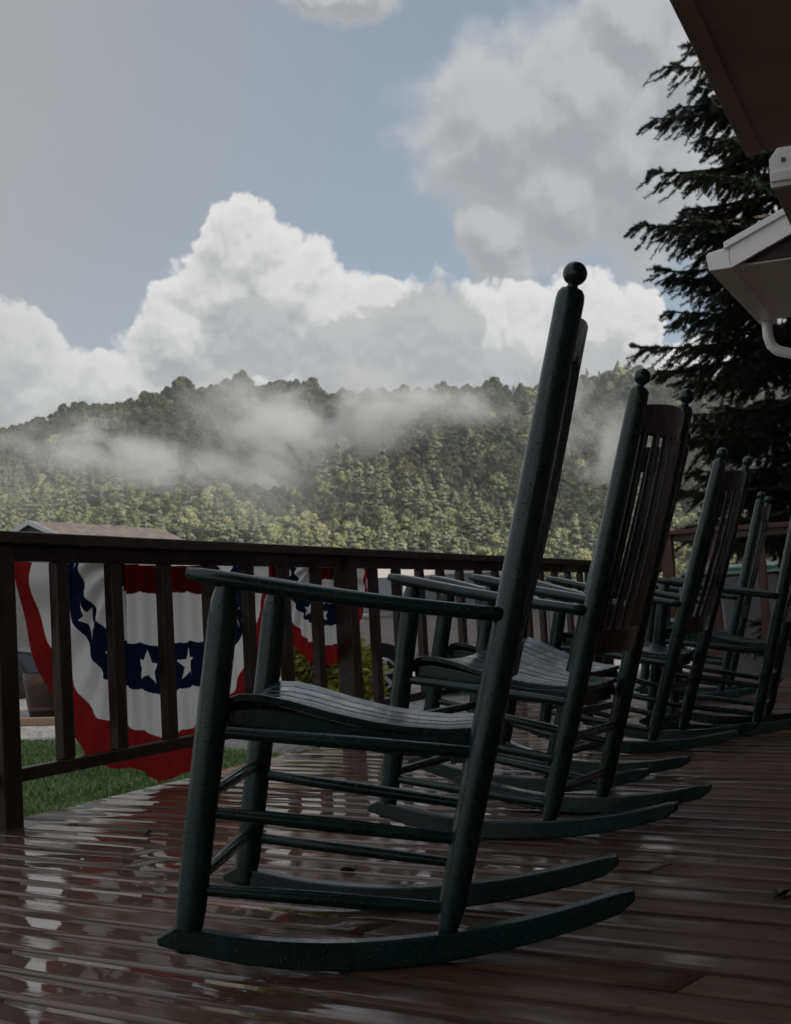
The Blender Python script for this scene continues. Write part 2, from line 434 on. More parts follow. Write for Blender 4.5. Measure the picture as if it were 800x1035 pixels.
    bowed(1.022, 1.090, .036, .016, 'crest_rail'); bowed(.468, .532, .030, 0, 'lower_back_rail')
    b = MB(); ns = 6
    for k in range(ns):
        y = (k - (ns-1)/2)*.061; s_ = math.cos(y/.215*PI/2); secs = []
        for i in range(13):
            f = i/12; z = .515 + (1.035 - .515)*f
            x = postx(z) + (.030 + .010*f)*s_ + .007*math.sin(PI*f)*s_
            w = .036
            secs.append([q(x - .0055, y - w/2, z), q(x + .0055, y - w/2, z), q(x + .0055, y + w/2, z), q(x - .0055, y + w/2, z)])
        b.loft(secs, False)
    b.build('backrest', M['green_back'], root, .002)
    return root

chair0 = make_chair()
CH = [  # near rocker contact pixel, turn (deg), extra tilt (deg), label
    (349, 982, 4.0, .5, 'nearest dark green rocking chair, biggest in view, its seat slats wet'),
    (488, 849, 26.0, 2.3, 'second dark green rocking chair from the front, its curved crest rail worn brown'),
    (502, 801, 33.0, 4.7, 'dark green rocking chair tucked closely behind the second one, back hidden by its slats'),
    (614, 762, 26.5, 4.0, 'dark green rocking chair in mid row with grey worn crest, below the spruce branches'),
    (722, 745, 20.5, 1.1, 'dark green rocking chair cut off by the right edge of the picture'),
    (697, 709, 19.5, 1.7, 'farthest dark green rocking chair, in front of the reddish end railing and bins'),
]
for i, (px, py, a, tl, lab) in enumerate(CH):
    o = chair0 if i == 0 else copy_tree(chair0)
    a = math.radians(a); near = on(px, py, 0.0)
    Rz = Matrix.Rotation(-a, 4, 'Z'); Ry = Matrix.Rotation(math.radians(tl), 4, 'Y')
    C_ = Vector((0, 0, RK)); off = C_ - Ry @ C_ + Vector((RK*math.radians(tl), 0, 0))
    org = near + Rz @ Vector((.045, .243, 0))
    o.matrix_world = Matrix.Translation(org + Vector((0, 0, .0012))) @ Rz @ Matrix.Translation(off) @ Ry
    tag(o, lab, 'rocking chair', 'green rocking chairs lined up on the deck')

# ------------------------------------------------------------------ railings
def railing(name, label, fn, s0, s1, posts, zt, zb, m, pitch=.316, capjoint=(), skip_post=(), capw=.14, bal=True):
    root = empty(name, fn(s0, 0)); root_inv = Matrix.Translation(root.location).inverted()
    def P(s, t, z): return fn(s, t, z) - root.location
    js = [s0 - .06] + list(capjoint) + [s1 + .06]
    for a_, b_ in zip(js[:-1], js[1:]):
        b = MB(); b.bar(P(a_ + .001, 0, zt - .019), P(b_ - .001, 0, zt - .019 - random.uniform(0, .002)), capw, .038); b.build('cap_board', m, root, .004)
    cuts = sorted(posts)
    for a_, b_ in zip(cuts[:-1], cuts[1:]):
        b = MB(); b.bar(P(a_ + .044, 0, zt - .065), P(b_ - .044, 0, zt - .065), .038, .052); b.build('top_rail', m, root, .003)
        b = MB(); b.bar(P(a_ + .044, 0, zb), P(b_ - .044, 0, zb), .042, .042); b.build('bottom_rail', m, root, .003)
        n = max(1, round((b_ - a_)/pitch))
        for k in range(1, n):
            s = a_ + (b_ - a_)*k/n + random.uniform(-.006, .006)
            b = MB(); lean = random.uniform(-.004, .004)
            b.bar(P(s, 0, zb + .0215), P(s + lean, 0, zt - .0915), .036, .064, up=(fn(1, 0) - fn(0, 0))); b.build('baluster', m, root, .004)
    for s in cuts:
        b = MB(); b.bar(P(s, 0, -.25), P(s, 0, zt - .0385), .089, .089, up=(fn(1, 0) - fn(0, 0))); b.build('post', m, root, .006)
    tag(root, label, 'railing')
    return root
railing('deck_railing', 'dark brown wooden railing along the deck with striped bunting hung outside it', L, -2.53, 6.95, [-2.63, -.085, 2.50, 5.0, 6.95], .915, .150, M['rail'], capjoint=(1.15, 4.6))
F = lambda s, t, z=0.0: L(7.42 + t, s, z)
railing('end_railing', 'taller reddish brown railing across the far end of the deck, below the spruce', F, .50, 4.3, [.50, 2.3, 4.3], 1.125, .16, M['rail_red'], pitch=.34)
# stair handrail falling away beside the end of the deck
root = empty('stair_handrail', L(7.42, .42)); b = MB()
top = L(7.46, .42, .86) - root.location; low = L(8.5, -.75, .22) - root.location
b.bar(top, low, .05, .09); b.build('handrail', M['rail_red'], root, .004)
b = MB(); b.bar(top - Vector((0, 0, .19)), low - Vector((0, 0, .19)), .04, .07); b.build('lower_rail', M['rail_red'], root, .004)
b = MB(); b.bar(low + Vector((0, 0, -.75)), low + Vector((0, 0, .03)), .08, .08, up=D); b.build('post', M['rail_red'], root, .004)
tag(root, 'sloping wooden handrail of the steps going down at the deck corner', 'handrail')

# ------------------------------------------------------------------ bunting
m, nt, p = mat('bunting_cloth'); M['cloth'] = m
cc = nt.attr('pattern', 'Color'); c = nt.coord()
weave = nt.noise(c, 240, 2); blotch = nt.noise(c, 6, 5)
col = nt.mix(nt.mrange(blotch.outputs[0], .35, .75, 0, .22), cc, nt.mix(1., cc, (.84, .82, .81), 'MULTIPLY'))
nt.put(p.inputs['Base Color'], col); p.inputs['Roughness'].default_value = .85; p.inputs['Specular IOR Level'].default_value = .2
nt.put(p.inputs['Normal'], nt.bump(nt.attr('fold'), 1.0, .040, nt.bump(nt.math('ADD', weave.outputs[0], nt.math('MULTIPLY', nt.noise(c, 22, 4).outputs[0], 1.5)), .5, .004)))
tr = nt.node('ShaderNodeBsdfTranslucent'); nt.put(tr.inputs[0], col)
mx = nt.node('ShaderNodeMixShader'); mx.inputs[0].default_value = .52
nt.l.new(p.outputs[0], mx.inputs[1]); nt.l.new(tr.outputs[0], mx.inputs[2])
nt.l.new(mx.outputs[0], m.node_tree.nodes['Material Output'].inputs[0])
def star_mask(a, b, R):      # a,b local coords, 5 pointed star of outer radius R, point up (+b)
    th = np.arctan2(a, b); r = np.hypot(a, b)
    seg = 2*PI/5; th = np.abs((th + seg/2) % seg - seg/2)
    ri = R*.40; x1, y1 = R, 0.; x2, y2 = ri*math.cos(PI/5), ri*math.sin(PI/5)
    px, py = r*np.cos(th), r*np.sin(th)
    return ((x2-x1)*(py-y1) - (y2-y1)*(px-x1)) > 0 if False else (((x2-x1)*(py-y1) - (y2-y1)*(px-x1)) >= 0)
def bunting(name, label, sc, zt, Rh, Rv, seed, nst=7, amp=1.0, mid=.34, sup=1.3):
    rg = np.random.default_rng(seed); nphi, nr = 760, 300
    phi = np.linspace(0, PI, nphi)[None, :]; rr = np.linspace(.035, 1, nr)[:, None]
    ph1, ph2, ph3 = rg.uniform(0, 6.28, 3)
    # a little sagging outline and radial pleats
    wob = 1 + .018*np.sin(5*phi + ph1) + .012*np.sin(11*phi + ph2)
    pl = np.sin(32*phi + 1.3*np.sin(3*phi + ph1) + .9*rr*np.sin(5*phi + ph2))
    fold = np.sin(9*phi + ph3 + 1.1*np.sin(4*rr + phi*2))
    edge = np.abs(np.cos(phi))                        # loose wings at both ends
    t = -.085 - amp*((.014*(1 - .4*rr))*pl + .015*rr**1.2*fold + .022*edge**3*np.sin(6*rr*2.1 + 3*phi + ph2))
    dphi = .018*np.sin(30*phi + ph3)*rr*0 + .05*edge**2*rr*np.sin(7*rr + ph1)
    ph = phi + dphi
    lin = phi/PI*2 - 1                      # straight gathered top in the middle, a quarter fan at each end
    ph = np.where(lin < -mid, (lin + 1)/(1 - mid)*PI/2, np.where(lin > mid, PI - (1 - lin)/(1 - mid)*PI/2, PI/2)); lat = np.clip(lin/mid, -1, 1)
    ph = np.clip(ph + dphi, .0, PI)
    cs_ = np.sign(np.cos(ph))*np.abs(np.cos(ph))**sup
    s = sc - Rh*mid*lat*(1 + .06*rr) + Rh*(1 - mid)*rr*wob*cs_; z = zt - Rv*(1 - .05*lat**2)*rr*wob*np.abs(np.sin(ph))**1.08 - .02*np.sin(phi)
    z = np.minimum(z, zt)
    X = R0.x + D.x*s + Pp.x*t; Y = R0.y + D.y*s + Pp.y*t
    V = np.stack([X, Y, z + 0*X], -1).reshape(-1, 3)
    # pattern in cloth coordinates
    rp = rr + .008*np.sin(14*phi + ph2) + .005*np.sin(31*phi) + 0*phi
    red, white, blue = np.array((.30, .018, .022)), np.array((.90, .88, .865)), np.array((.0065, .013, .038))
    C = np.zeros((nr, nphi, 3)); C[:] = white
    C[rp < .165] = red*.33; C[rp > .805] = red; bl = (rp > .40) & (rp < .615); C[bl] = blue  # inner red darkened to paint in the shadow at the gathered top
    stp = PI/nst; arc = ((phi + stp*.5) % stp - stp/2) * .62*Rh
    st = star_mask(-arc + 0*rr, -(rp - .505)*Rv, .064*(Rh/.86)) & bl
    C[st] = white
    idx = np.arange(nr*nphi).reshape(nr, nphi)
    Fc = np.stack([idx[:-1, :-1], idx[:-1, 1:], idx[1:, 1:], idx[1:, :-1]], -1).reshape(-1, 4)
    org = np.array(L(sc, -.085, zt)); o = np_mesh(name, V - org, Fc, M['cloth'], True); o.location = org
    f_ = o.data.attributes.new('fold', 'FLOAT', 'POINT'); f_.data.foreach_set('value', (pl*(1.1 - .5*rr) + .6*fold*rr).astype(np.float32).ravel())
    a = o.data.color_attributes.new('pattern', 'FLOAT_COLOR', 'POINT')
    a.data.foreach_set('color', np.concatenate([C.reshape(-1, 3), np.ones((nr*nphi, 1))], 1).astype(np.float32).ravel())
    tag(o, label, 'bunting', 'patriotic buntings on the railing'); return o
bunting('bunting', 'large red white and blue pleated fan bunting with stars on the nearest railing bay', 1.03, .875, .91, .835, 3, amp=.85, mid=.31)
bunting('bunting', 'smaller red white and blue fan bunting by the second railing post', 2.42, .875, .55, .50, 8, 6, .7, .16, 1.1)

# ------------------------------------------------------------------ house porch roof overhead, white beam, wall
ROOF_T, ROOF_Z = 1.96, 2.40
cr = at(757, 155, 5.8)          # far outer corner of the soffit
ce = cr - R0; cs, ct, cz = ce.dot(D), ce.dot(Pp), cr.z
house = empty('house', L(0, ct + 2.4, 0))
TH2 = math.radians(21.3); DH = Vector((math.sin(TH2), math.cos(TH2), 0)); PH = Vector((math.cos(TH2), -math.sin(TH2), 0)); CORNER = L(cs, ct)
def H(s, t, z): return CORNER + DH*(s - cs) + PH*(t - ct) + Vector((0, 0, z)) - house.location
def slab(mb, s0, s1, t0, t1, z0, z1):
    mb.prism([H(s0, t0, z0), H(s1, t0, z0), H(s1, t1, z0), H(s0, t1, z0)], (0, 0, 1), z1 - z0)
b = MB(); slab(b, -9, cs, ct, ct + 2.6, cz, cz + .20); rf = b.build('porch_roof', M['soffit'], house, .01)
b = MB(); slab(b, -9, cs + .004, ct - .012, ct + .055, cz - .012, cz + .22); b.build('fascia', M['soffit'], rf, .003)
b = MB(); slab(b, -9, 16, ct + 2.4, ct + 2.6, -.5, cz + .2); b.build('wall', M['siding'], house)  # unseen wall, lengthened with the roof for its shade
b = MB(); b.prism([H(-9, ct + 2.0, cz + .21), H(-9, ct + 6.0, cz + 5.7), H(-9, ct + 10., cz + .21)], DH, 25.0); b.build('shading_roof', M['shingle'], house)  # unseen roof, raised and lengthened to keep lawn and cars in shade
tag(house, 'brown house porch with dark reddish soffit overhanging the top right corner', 'house')
bc = at(779.5, 190, cr.y + .22); be = bc - CORNER; bs, bt, bz = cs + be.dot(DH), ct + be.dot(PH), bc.z
b = MB(); hgt, wid = .185, .30
ch = .05
b.prism([H(bs, bt, bz), H(bs, bt + wid, bz), H(bs, bt + wid, bz + hgt), H(bs, bt + ch, bz + hgt), H(bs, bt, bz + hgt - ch*1.2)], DH, .035)
wb = b.build('beam_end', M['white'], house, .003)
b = MB(); b.bar(H(bs - .006, bt, bz + .045), H(bs - .006, bt + wid, bz + .045), .012, .045); b.build('trim', M['white'], wb, .003)
b = MB(); b.box(H(bs - .004, bt + .06, bz + .115), (.016, .012, .016)); b.build('bolt', M['plastic_grey'], wb)
b = MB(); slab(b, bs + .036, bs + 1.5, bt + .006, bt + wid, bz + .004, bz + hgt - .07); b.build('beam', M['soffit'], house, .004)

# side porch with white eave, gutter and downspout
e0 = at(717, 274, 7.65); k = e0 - R0; es, et, ez = k.dot(D), k.dot(Pp), e0.z
e1 = at(768, 341, 10.0); eL = (e1 - R0).dot(D) - es
eL = 1.73
side = empty('side_porch', L(es, et + .9, GZ))
def S(s, t, z): return L(es + s, et + t, ez + z) - side.location
def sslab(mb, s0, s1, t0, t1, z0, z1): mb.prism([S(s0, t0, z0), S(s1, t0, z0), S(s1, t1, z0), S(s0, t1, z0)], (0, 0, 1), z1 - z0)
PT = .42
b = MB(); sslab(b, .07, eL, .10, 1.3, .018, .030); b.build('soffit', M['soffit_white'], side)
b = MB(); pr = [(0, .0), (.115, .0), (.115, .115), (.10, .118), (.0, .100), (-.012, .085)]
b.prism([S(0, t, z) for t, z in pr], D, eL + .05); b.build('gutter', M['white'], side, .006)
b = MB(); b.prism([S(.0, .1165, .0), S(.0, 1.6, 1.48*PT), S(.0, 1.6, 1.48*PT + .125), S(.0, .1165, .125)], D, .03); rk = b.build('rake_board', M['white'], side, .003)
b = MB(); b.prism([S(-.02, .09, .105), S(-.02, 1.6, 1.48*PT + .110), S(-.02, 1.6, 1.48*PT + .150), S(-.02, .09, .142)], D, .05); b.build('drip_edge', M['white'], rk, .003)
b = MB(); b.prism([S(.05, .12, .031), S(.05, 1.6, .031), S(.05, 1.6, 1.48*PT + .06), S(.05, .12, .06)], D, .03); b.build('gable', M['shaded_gable'], side)
b = MB(); b.prism([S(.035, .10, .12), S(.035, 1.6, 1.48*PT + .125), S(.035, 1.6, 1.48*PT + .145), S(.035, .10, .138)], D, eL - .03); b.build('roof', M['shingle'], side)
b = MB(); b.prism([L(es + .3, et + 1.05, GZ) - side.location, L(es + .3, et + 1.6, GZ) - side.location, S(.3, 1.6, .016), S(.3, 1.05, .016)], D, eL - .3); b.build('wall', M['siding'], side)
b = MB(); y0 = eL - .06
pts = [S(y0, .06, .01), S(y0, .06, -.10), S(y0, .075, -.16), S(y0, .11, -.20), S(y0, .20, -.235), S(y0, .55, -.33), S(y0, .98, -.45)]
b.tube(pts, .034, 12); ds = b.build('downspout', M['white'], side)
tag(side, 'white gutter eave with sloping rake board in front of the spruce', 'porch roof')

# ------------------------------------------------------------------ ground
m, nt, p = mat('gravel'); M['gravel'] = m
c = nt.coord(); v = nt.node('ShaderNodeTexVoronoi'); nt.put(v.inputs['Vector'], c); v.inputs['Scale'].default_value = 22
v2 = nt.noise(c, .7, 4); sepc = nt.node('ShaderNodeSeparateColor'); nt.l.new(v.outputs['Color'], sepc.inputs[0])
col = nt.ramp(sepc.outputs[0], [(0, (.10, .098, .096)), (.5, (.22, .21, .205)), (1, (.40, .385, .37))])
d_ = nt.vmath('LENGTH', c); far_ = nt.mrange(d_, 34, 60)
col = nt.mix(nt.mrange(v2.outputs[0], .35, .7, 0, .5), col, (.12, .115, .11))
col = nt.mix(far_, col, nt.mix(nt.noise(c, .15, 5).outputs[0], (.04, .055, .02), (.09, .10, .045)))
nt.put(p.inputs['Base Color'], col); p.inputs['Roughness'].default_value = .75
nt.put(p.inputs['Normal'], nt.bump(nt.math('SUBTRACT', 1, v.outputs['Distance']), .9, .03))
b = MB(); b.add([(-2500, -400, GZ), (2500, -400, GZ), (2500, 4000, GZ), (-2500, 4000, GZ)], [(0, 1, 2, 3)])
g = b.build('ground', m); tag(g, kind='structure')
# lawn
lw = [Vector((-40, 3.0)), Vector((-40, 26)), Vector(on(22, 752, GZ)[:2]), Vector(on(150, 757, GZ)[:2]), Vector(on(235, 763, GZ)[:2]), Vector(L(5.0, -.5)[:2]), Vector(L(5.0, .3)[:2]), Vector(L(-9, .3)[:2])]
m, nt, p = mat('lawn_soil'); c = nt.coord()
nt.put(p.inputs['Base Color'], nt.mix(nt.noise(c, 9, 6).outputs[0], (.022, .040, .012), (.060, .085, .028))); p.inputs['Roughness'].default_value = .9
b = MB(); b.add([(a.x, a.y, GZ + .006) for a in lw], [tuple(range(len(lw)))]); lawn = b.build('lawn', m); tag(lawn, kind='structure')
m, nt, p = mat('grass_blades'); M['grass'] = m
rn = nt.attr('rnd'); col = nt.ramp(rn, [(0, (.045, .090, .024)), (.5, (.125, .215, .060)), (.85, (.21, .29, .095)), (1, (.30, .28, .14))])
nt.put(p.inputs['Base Color'], col); p.inputs['Roughness'].default_value = .5
def inpoly(x, y, poly):
    ins = np.zeros(len(x), bool); n = len(poly); j = n - 1
    for i in range(n):
        xi, yi, xj, yj = poly[i].x, poly[i].y, poly[j].x, poly[j].y
        ins ^= ((yi > y) != (yj > y)) & (x < (xj - xi)*(y - yi)/(yj - yi + 1e-12) + xi); j = i
    return ins
NB = 300000
gx = RNG.uniform(-7.5, .6, NB); gy = RNG.uniform(3.4, 14.8, NB); ok = inpoly(gx, gy, lw)
# keep out from under the deck
tt = (gx - R0.x)*Pp.x + (gy - R0.y)*Pp.y; ok &= tt < -.08
gx, gy = gx[ok], gy[ok]; n = len(gx)
clump = np.sin(gx*3.1 + 1.7*np.sin(gy*2.3)) * np.sin(gy*2.7 + gx)
hh = RNG.uniform(.035, .085, n)*(1 + .25*clump); an = RNG.uniform(0, 6.283, n); ln = RNG.normal(0, .45, (n, 2)); wd = RNG.uniform(.003, .006, n)
base = np.stack([gx, gy, np.full(n, GZ + .006)], 1); side_ = np.stack([np.cos(an)*wd, np.sin(an)*wd, np.zeros(n)], 1)
tip = base + np.stack([ln[:, 0]*hh, ln[:, 1]*hh, hh], 1)
mid = base + np.stack([ln[:, 0]*hh*.3, ln[:, 1]*hh*.3, hh*.6], 1)
V = np.stack([base - side_, base + side_, mid + side_*.7, tip, mid - side_*.7], 1).reshape(-1, 3)
ii = np.arange(n)*5; Fc = np.concatenate([np.stack([ii, ii+1, ii+2], 1), np.stack([ii, ii+2, ii+4], 1), np.stack([ii+4, ii+2, ii+3], 1)])
o = np_mesh('grass', V, Fc, m); a = o.data.attributes.new('rnd', 'FLOAT', 'POINT'); a.data.foreach_set('value', np.repeat(np.clip(RNG.beta(2, 2.6, n) + .12*clump, 0, 1), 5).astype(np.float32))
tag(o, 'short green lawn grass below the deck edge', 'grass', kind='stuff')

# ------------------------------------------------------------------ foliage materials
def leafmat(name, stops, transl=.3, rough=.55, obj_rand=True, scale=1.5, amt=.5):
    m, nt, p = mat(name); oi = nt.node('ShaderNodeObjectInfo'); c = nt.coord('Object')
    f = nt.math('ADD', nt.math('MULTIPLY', oi.outputs['Random'], 1 - amt), nt.math('MULTIPLY', nt.noise(c, scale, 4).outputs[0], amt)) if obj_rand else nt.noise(c, scale, 4).outputs[0]
    col = nt.ramp(f, stops); nt.put(p.inputs['Base Color'], col); p.inputs['Roughness'].default_value = rough; p.inputs['Specular IOR Level'].default_value = .3
    if transl > 0:
        tr = nt.node('ShaderNodeBsdfTranslucent'); nt.put(tr.inputs[0], col); mx = nt.node('ShaderNodeMixShader'); mx.inputs[0].default_value = transl
        nt.l.new(p.outputs[0], mx.inputs[1]); nt.l.new(tr.outputs[0], mx.inputs[2]); nt.l.new(mx.outputs[0], m.node_tree.nodes['Material Output'].inputs[0])
    return m
M['hardwood'] = leafmat('shaded_hardwood_leaves', [(.15, (.018, .027, .013)), (.45, (.032, .041, .018)), (.62, (.046, .054, .022)), (.76, (.068, .062, .031)), (.86, (.095, .060, .040))], 0)  # dark leaf tone carries the cloud shadow of the upper slope
M['pine'] = leafmat('pine_needles', [(.15, (.090, .110, .066)), (.45, (.125, .145, .085)), (.65, (.155, .172, .10)), (.85, (.175, .172, .11))], 0)
M['pale'] = leafmat('sunlit_pale_leaves', [(.15, (.085, .108, .050)), (.45, (.145, .165, .070)), (.65, (.205, .215, .092)), (.85, (.24, .215, .105))], 0)  # pale leaf tone carries the sunlight on the lower slope
M['bark'] = simple('bark', (.085, .065, .055), .9, var=.4, scale=14, bumpd=.02)
M['needle'] = leafmat('spruce_needles', [(.3, (.008, .014, .009)), (.5, (.016, .026, .013)), (.7, (.036, .046, .019))], .12, .6, False, 1.2)  # lightest needle tone stands in for sunlit tips

# ------------------------------------------------------------------ far trees (prototype meshes)
def quads_at(cs, nrm, size, rg):
    n = len(cs); nrm = nrm + rg.normal(0, .32, (n, 3)); nrm /= np.linalg.norm(nrm, axis=1)[:, None]
    h = rg.normal(size=(n, 3)); a = np.cross(nrm, h); a /= np.linalg.norm(a, axis=1)[:, None]; b_ = np.cross(nrm, a)
    sz = size*rg.uniform(.6, 1.3, (n, 1)); a = a*sz; b_ = b_*sz*.8
    V = np.stack([cs - a, cs + b_, cs + a, cs - b_], 1).reshape(-1, 3)
    return V, np.arange(4*n).reshape(n, 4)
def hardwood_pts(rg, H_=13., W=4.6, nl=30, per=84):
    pts, nr = [], []
    for k in range(nl):
        d = rg.normal(size=3); d /= np.linalg.norm(d); d[2] = abs(d[2])*1.05 - .25
        r = rg.uniform(.45, .98); c = np.array((d[0]*W*r*.85, d[1]*W*r*.85, H_*.50 + d[2]*H_*.42*r)); cr_ = rg.uniform(1.0, 2.15)
        u = rg.normal(size=(per, 3)); u /= np.linalg.norm(u, axis=1)[:, None]; u[:, 2] = np.abs(u[:, 2])*1.15 - .30
        pts.append(c + u*cr_*rg.uniform(.82, 1.02, (per, 1))*np.array((1, 1, .8))); nr.append(u)
    return np.concatenate(pts), np.concatenate(nr)
def pine_pts(rg, H_=15., W=3.4, nl=64):
    pts, nr = [], []
    for k in range(nl):
        f = rg.uniform(.10, 1)**.8; rad = W*(1 - f)**.62*rg.uniform(.55, 1.12) + .15; a = rg.uniform(0, 6.283); t_ = rg.uniform(.35, 1)
        c = np.array((np.cos(a)*rad*t_, np.sin(a)*rad*t_, H_*f*.97)); sz = (.55 + .95*(1 - f))*rg.uniform(.7, 1.15); per = int(16 + 26*sz)
        u = rg.normal(size=(per, 3)); u /= np.linalg.norm(u, axis=1)[:, None]; u[:, 2] = np.abs(u[:, 2]) - .25
        pts.append(c + u*np.array((sz, sz, sz*.5))*rg.uniform(.6, 1.05, (per, 1))); nr.append(u + np.array((np.cos(a)*.4, np.sin(a)*.4, .5)))
    top = np.stack([rg.normal(0, .12, 10), rg.normal(0, .12, 10), rg.uniform(H_*.92, H_*1.03, 10)], 1); pts.append(top); nr.append(rg.normal(size=(10, 3)))
    return np.concatenate(pts), np.concatenate(nr)
def trunk_mb(H_, r):
    b = MB(); b.tube([(0, 0, -1.5), (.05, 0, H_*.3), (-.05, .05, H_*.6), (0, 0, H_*.93)], [r, r*.8, r*.5, r*.15], 7); return b
protos = []; far_crowns = []
prc = bpy.data.collections.new('tree_kinds')
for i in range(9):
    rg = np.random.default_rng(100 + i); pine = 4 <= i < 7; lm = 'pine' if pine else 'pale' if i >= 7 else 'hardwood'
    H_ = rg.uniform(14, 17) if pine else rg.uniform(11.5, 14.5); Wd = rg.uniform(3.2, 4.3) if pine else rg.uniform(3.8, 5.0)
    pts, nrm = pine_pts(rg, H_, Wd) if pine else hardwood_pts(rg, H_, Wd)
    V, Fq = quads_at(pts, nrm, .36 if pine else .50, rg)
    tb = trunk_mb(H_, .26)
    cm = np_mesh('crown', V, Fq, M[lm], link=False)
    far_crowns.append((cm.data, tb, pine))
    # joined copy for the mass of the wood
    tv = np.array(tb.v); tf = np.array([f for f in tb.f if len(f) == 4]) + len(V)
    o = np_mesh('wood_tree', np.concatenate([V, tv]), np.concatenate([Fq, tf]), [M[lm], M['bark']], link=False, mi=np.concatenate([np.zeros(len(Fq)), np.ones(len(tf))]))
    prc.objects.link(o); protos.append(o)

# ------------------------------------------------------------------ hills
ridge_px = [(-140, 452), (-60, 440), (0, 432), (60, 420), (120, 407), (170, 396), (210, 390), (270, 389), (330, 400), (380, 395), (450, 398), (520, 394), (560, 402), (600, 420), (660, 446), (720, 470), (800, 495), (900, 520), (1000, 530)]
ridge2_px = [(380, 440), (470, 415), (540, 393), (590, 380), (640, 374), (690, 378), (740, 384), (800, 388), (900, 395), (1000, 400), (1100, 420)]
def prof_uv(pxs):
    u, e = [], []
    for x, y in pxs:
        r = ray(x, y); u.append(math.atan2(r.x, r.y)); e.append(r.z/math.hypot(r.x, r.y))
    return np.array(u), np.array(e)
u1, e1_ = prof_uv(ridge_px); u2, e2_ = prof_uv(ridge2_px)
R_A, R_B = 330., 720.
def hill1(u, r):
    e = np.interp(u, u1, e1_); top = CAM_H + e*R_B - 6
    f = np.clip((r - R_A)/(R_B - R_A), 0, 1); g_ = np.clip((r - R_B)/260, 0, 1)
    shape = .55*f + .45*f**1.7
    lump = 5.*np.sin(u*31 + r*.011)*np.sin(r*.021 + u*13) * np.sin(np.pi*np.clip(f, 0, 1))
    return np.where(r < R_A, GZ, GZ + (top - GZ)*shape*(1 - .55*g_**1.3) + lump)
def hill2(u, r):
    e = np.interp(u, u2, e2_, left=0.0); top = CAM_H + e*1180 - 8
    f = np.clip((r - 800)/(380), 0, 1); g_ = np.clip((r - 1180)/300, 0, 1)
    lump = 9.*np.sin(u*37 + r*.012)*np.sin(np.pi*f)
    return 20 + (top - 20)*(.35 + .65*f)*(1 - .5*g_) + lump
def hill_mesh(name, fn, us, rs):
    U, Rr = np.meshgrid(us, rs); Z = fn(U, Rr); V = np.stack([np.sin(U)*Rr, np.cos(U)*Rr, Z], -1).reshape(-1, 3)
    idx = np.arange(U.size).reshape(U.shape); Fc = np.stack([idx[:-1, :-1], idx[:-1, 1:], idx[1:, 1:], idx[1:, :-1]], -1).reshape(-1, 4)
    o = np_mesh(name, V, Fc, M['forest_floor'], True); tag(o, kind='structure'); return o
M['forest_floor'] = simple('forest_floor', (.022, .026, .014), .95, var=.4, scale=.05)
hill_mesh('hill', hill1, np.linspace(-.62, .75, 90), np.linspace(R_A, 1000, 60))
hill_mesh('hill', hill2, np.linspace(.02, .80, 60), np.linspace(800, 1500, 40))

# points for the wood, with spacing from a jittered grid
def scatter(fn, u0, u1_, r0, r1, sp, rg):
    pts = []; r = r0
    while r < r1:
        du = sp/r; us = np.arange(u0, u1_, du); us = us + rg.uniform(-.42, .42, len(us))*du; rr = r + rg.uniform(-.42, .42, len(us))*sp
        pts.append(np.stack([us, rr, fn(us, rr)], 1)); r += sp*.92
    return np.concatenate(pts)
rgF = np.random.default_rng(5)
A = scatter(hill1, -.40, .47, R_A + 4, R_B + 26, 5.7, rgF); Bp = scatter(hill2, .03, .50, 830, 1195, 9.0, rgF)
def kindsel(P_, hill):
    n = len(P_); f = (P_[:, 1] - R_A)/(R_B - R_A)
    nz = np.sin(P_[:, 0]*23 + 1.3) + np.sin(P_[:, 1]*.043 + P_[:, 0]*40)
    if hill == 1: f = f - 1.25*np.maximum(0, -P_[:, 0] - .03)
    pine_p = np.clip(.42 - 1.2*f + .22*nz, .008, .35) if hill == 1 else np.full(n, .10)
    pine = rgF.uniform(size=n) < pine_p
    lowz = np.clip(1.75 - 4.2*f + .35*nz, .02, .95) if hill == 1 else np.full(n, .08)  # pale share draws the cloud-shadow edge across the slope in tree colour
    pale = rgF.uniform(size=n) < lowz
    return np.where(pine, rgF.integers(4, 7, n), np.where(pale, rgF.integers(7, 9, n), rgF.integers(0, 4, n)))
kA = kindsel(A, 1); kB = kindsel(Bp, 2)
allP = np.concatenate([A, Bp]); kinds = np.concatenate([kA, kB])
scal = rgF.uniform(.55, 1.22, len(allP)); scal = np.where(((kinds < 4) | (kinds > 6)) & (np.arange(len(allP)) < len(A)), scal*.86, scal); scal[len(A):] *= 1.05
XYZ = np.stack([np.sin(allP[:, 0])*allP[:, 1], np.cos(allP[:, 0])*allP[:, 1], allP[:, 2] - np.where((kinds < 4) | (kinds > 6), 1.8, .4)], 1)
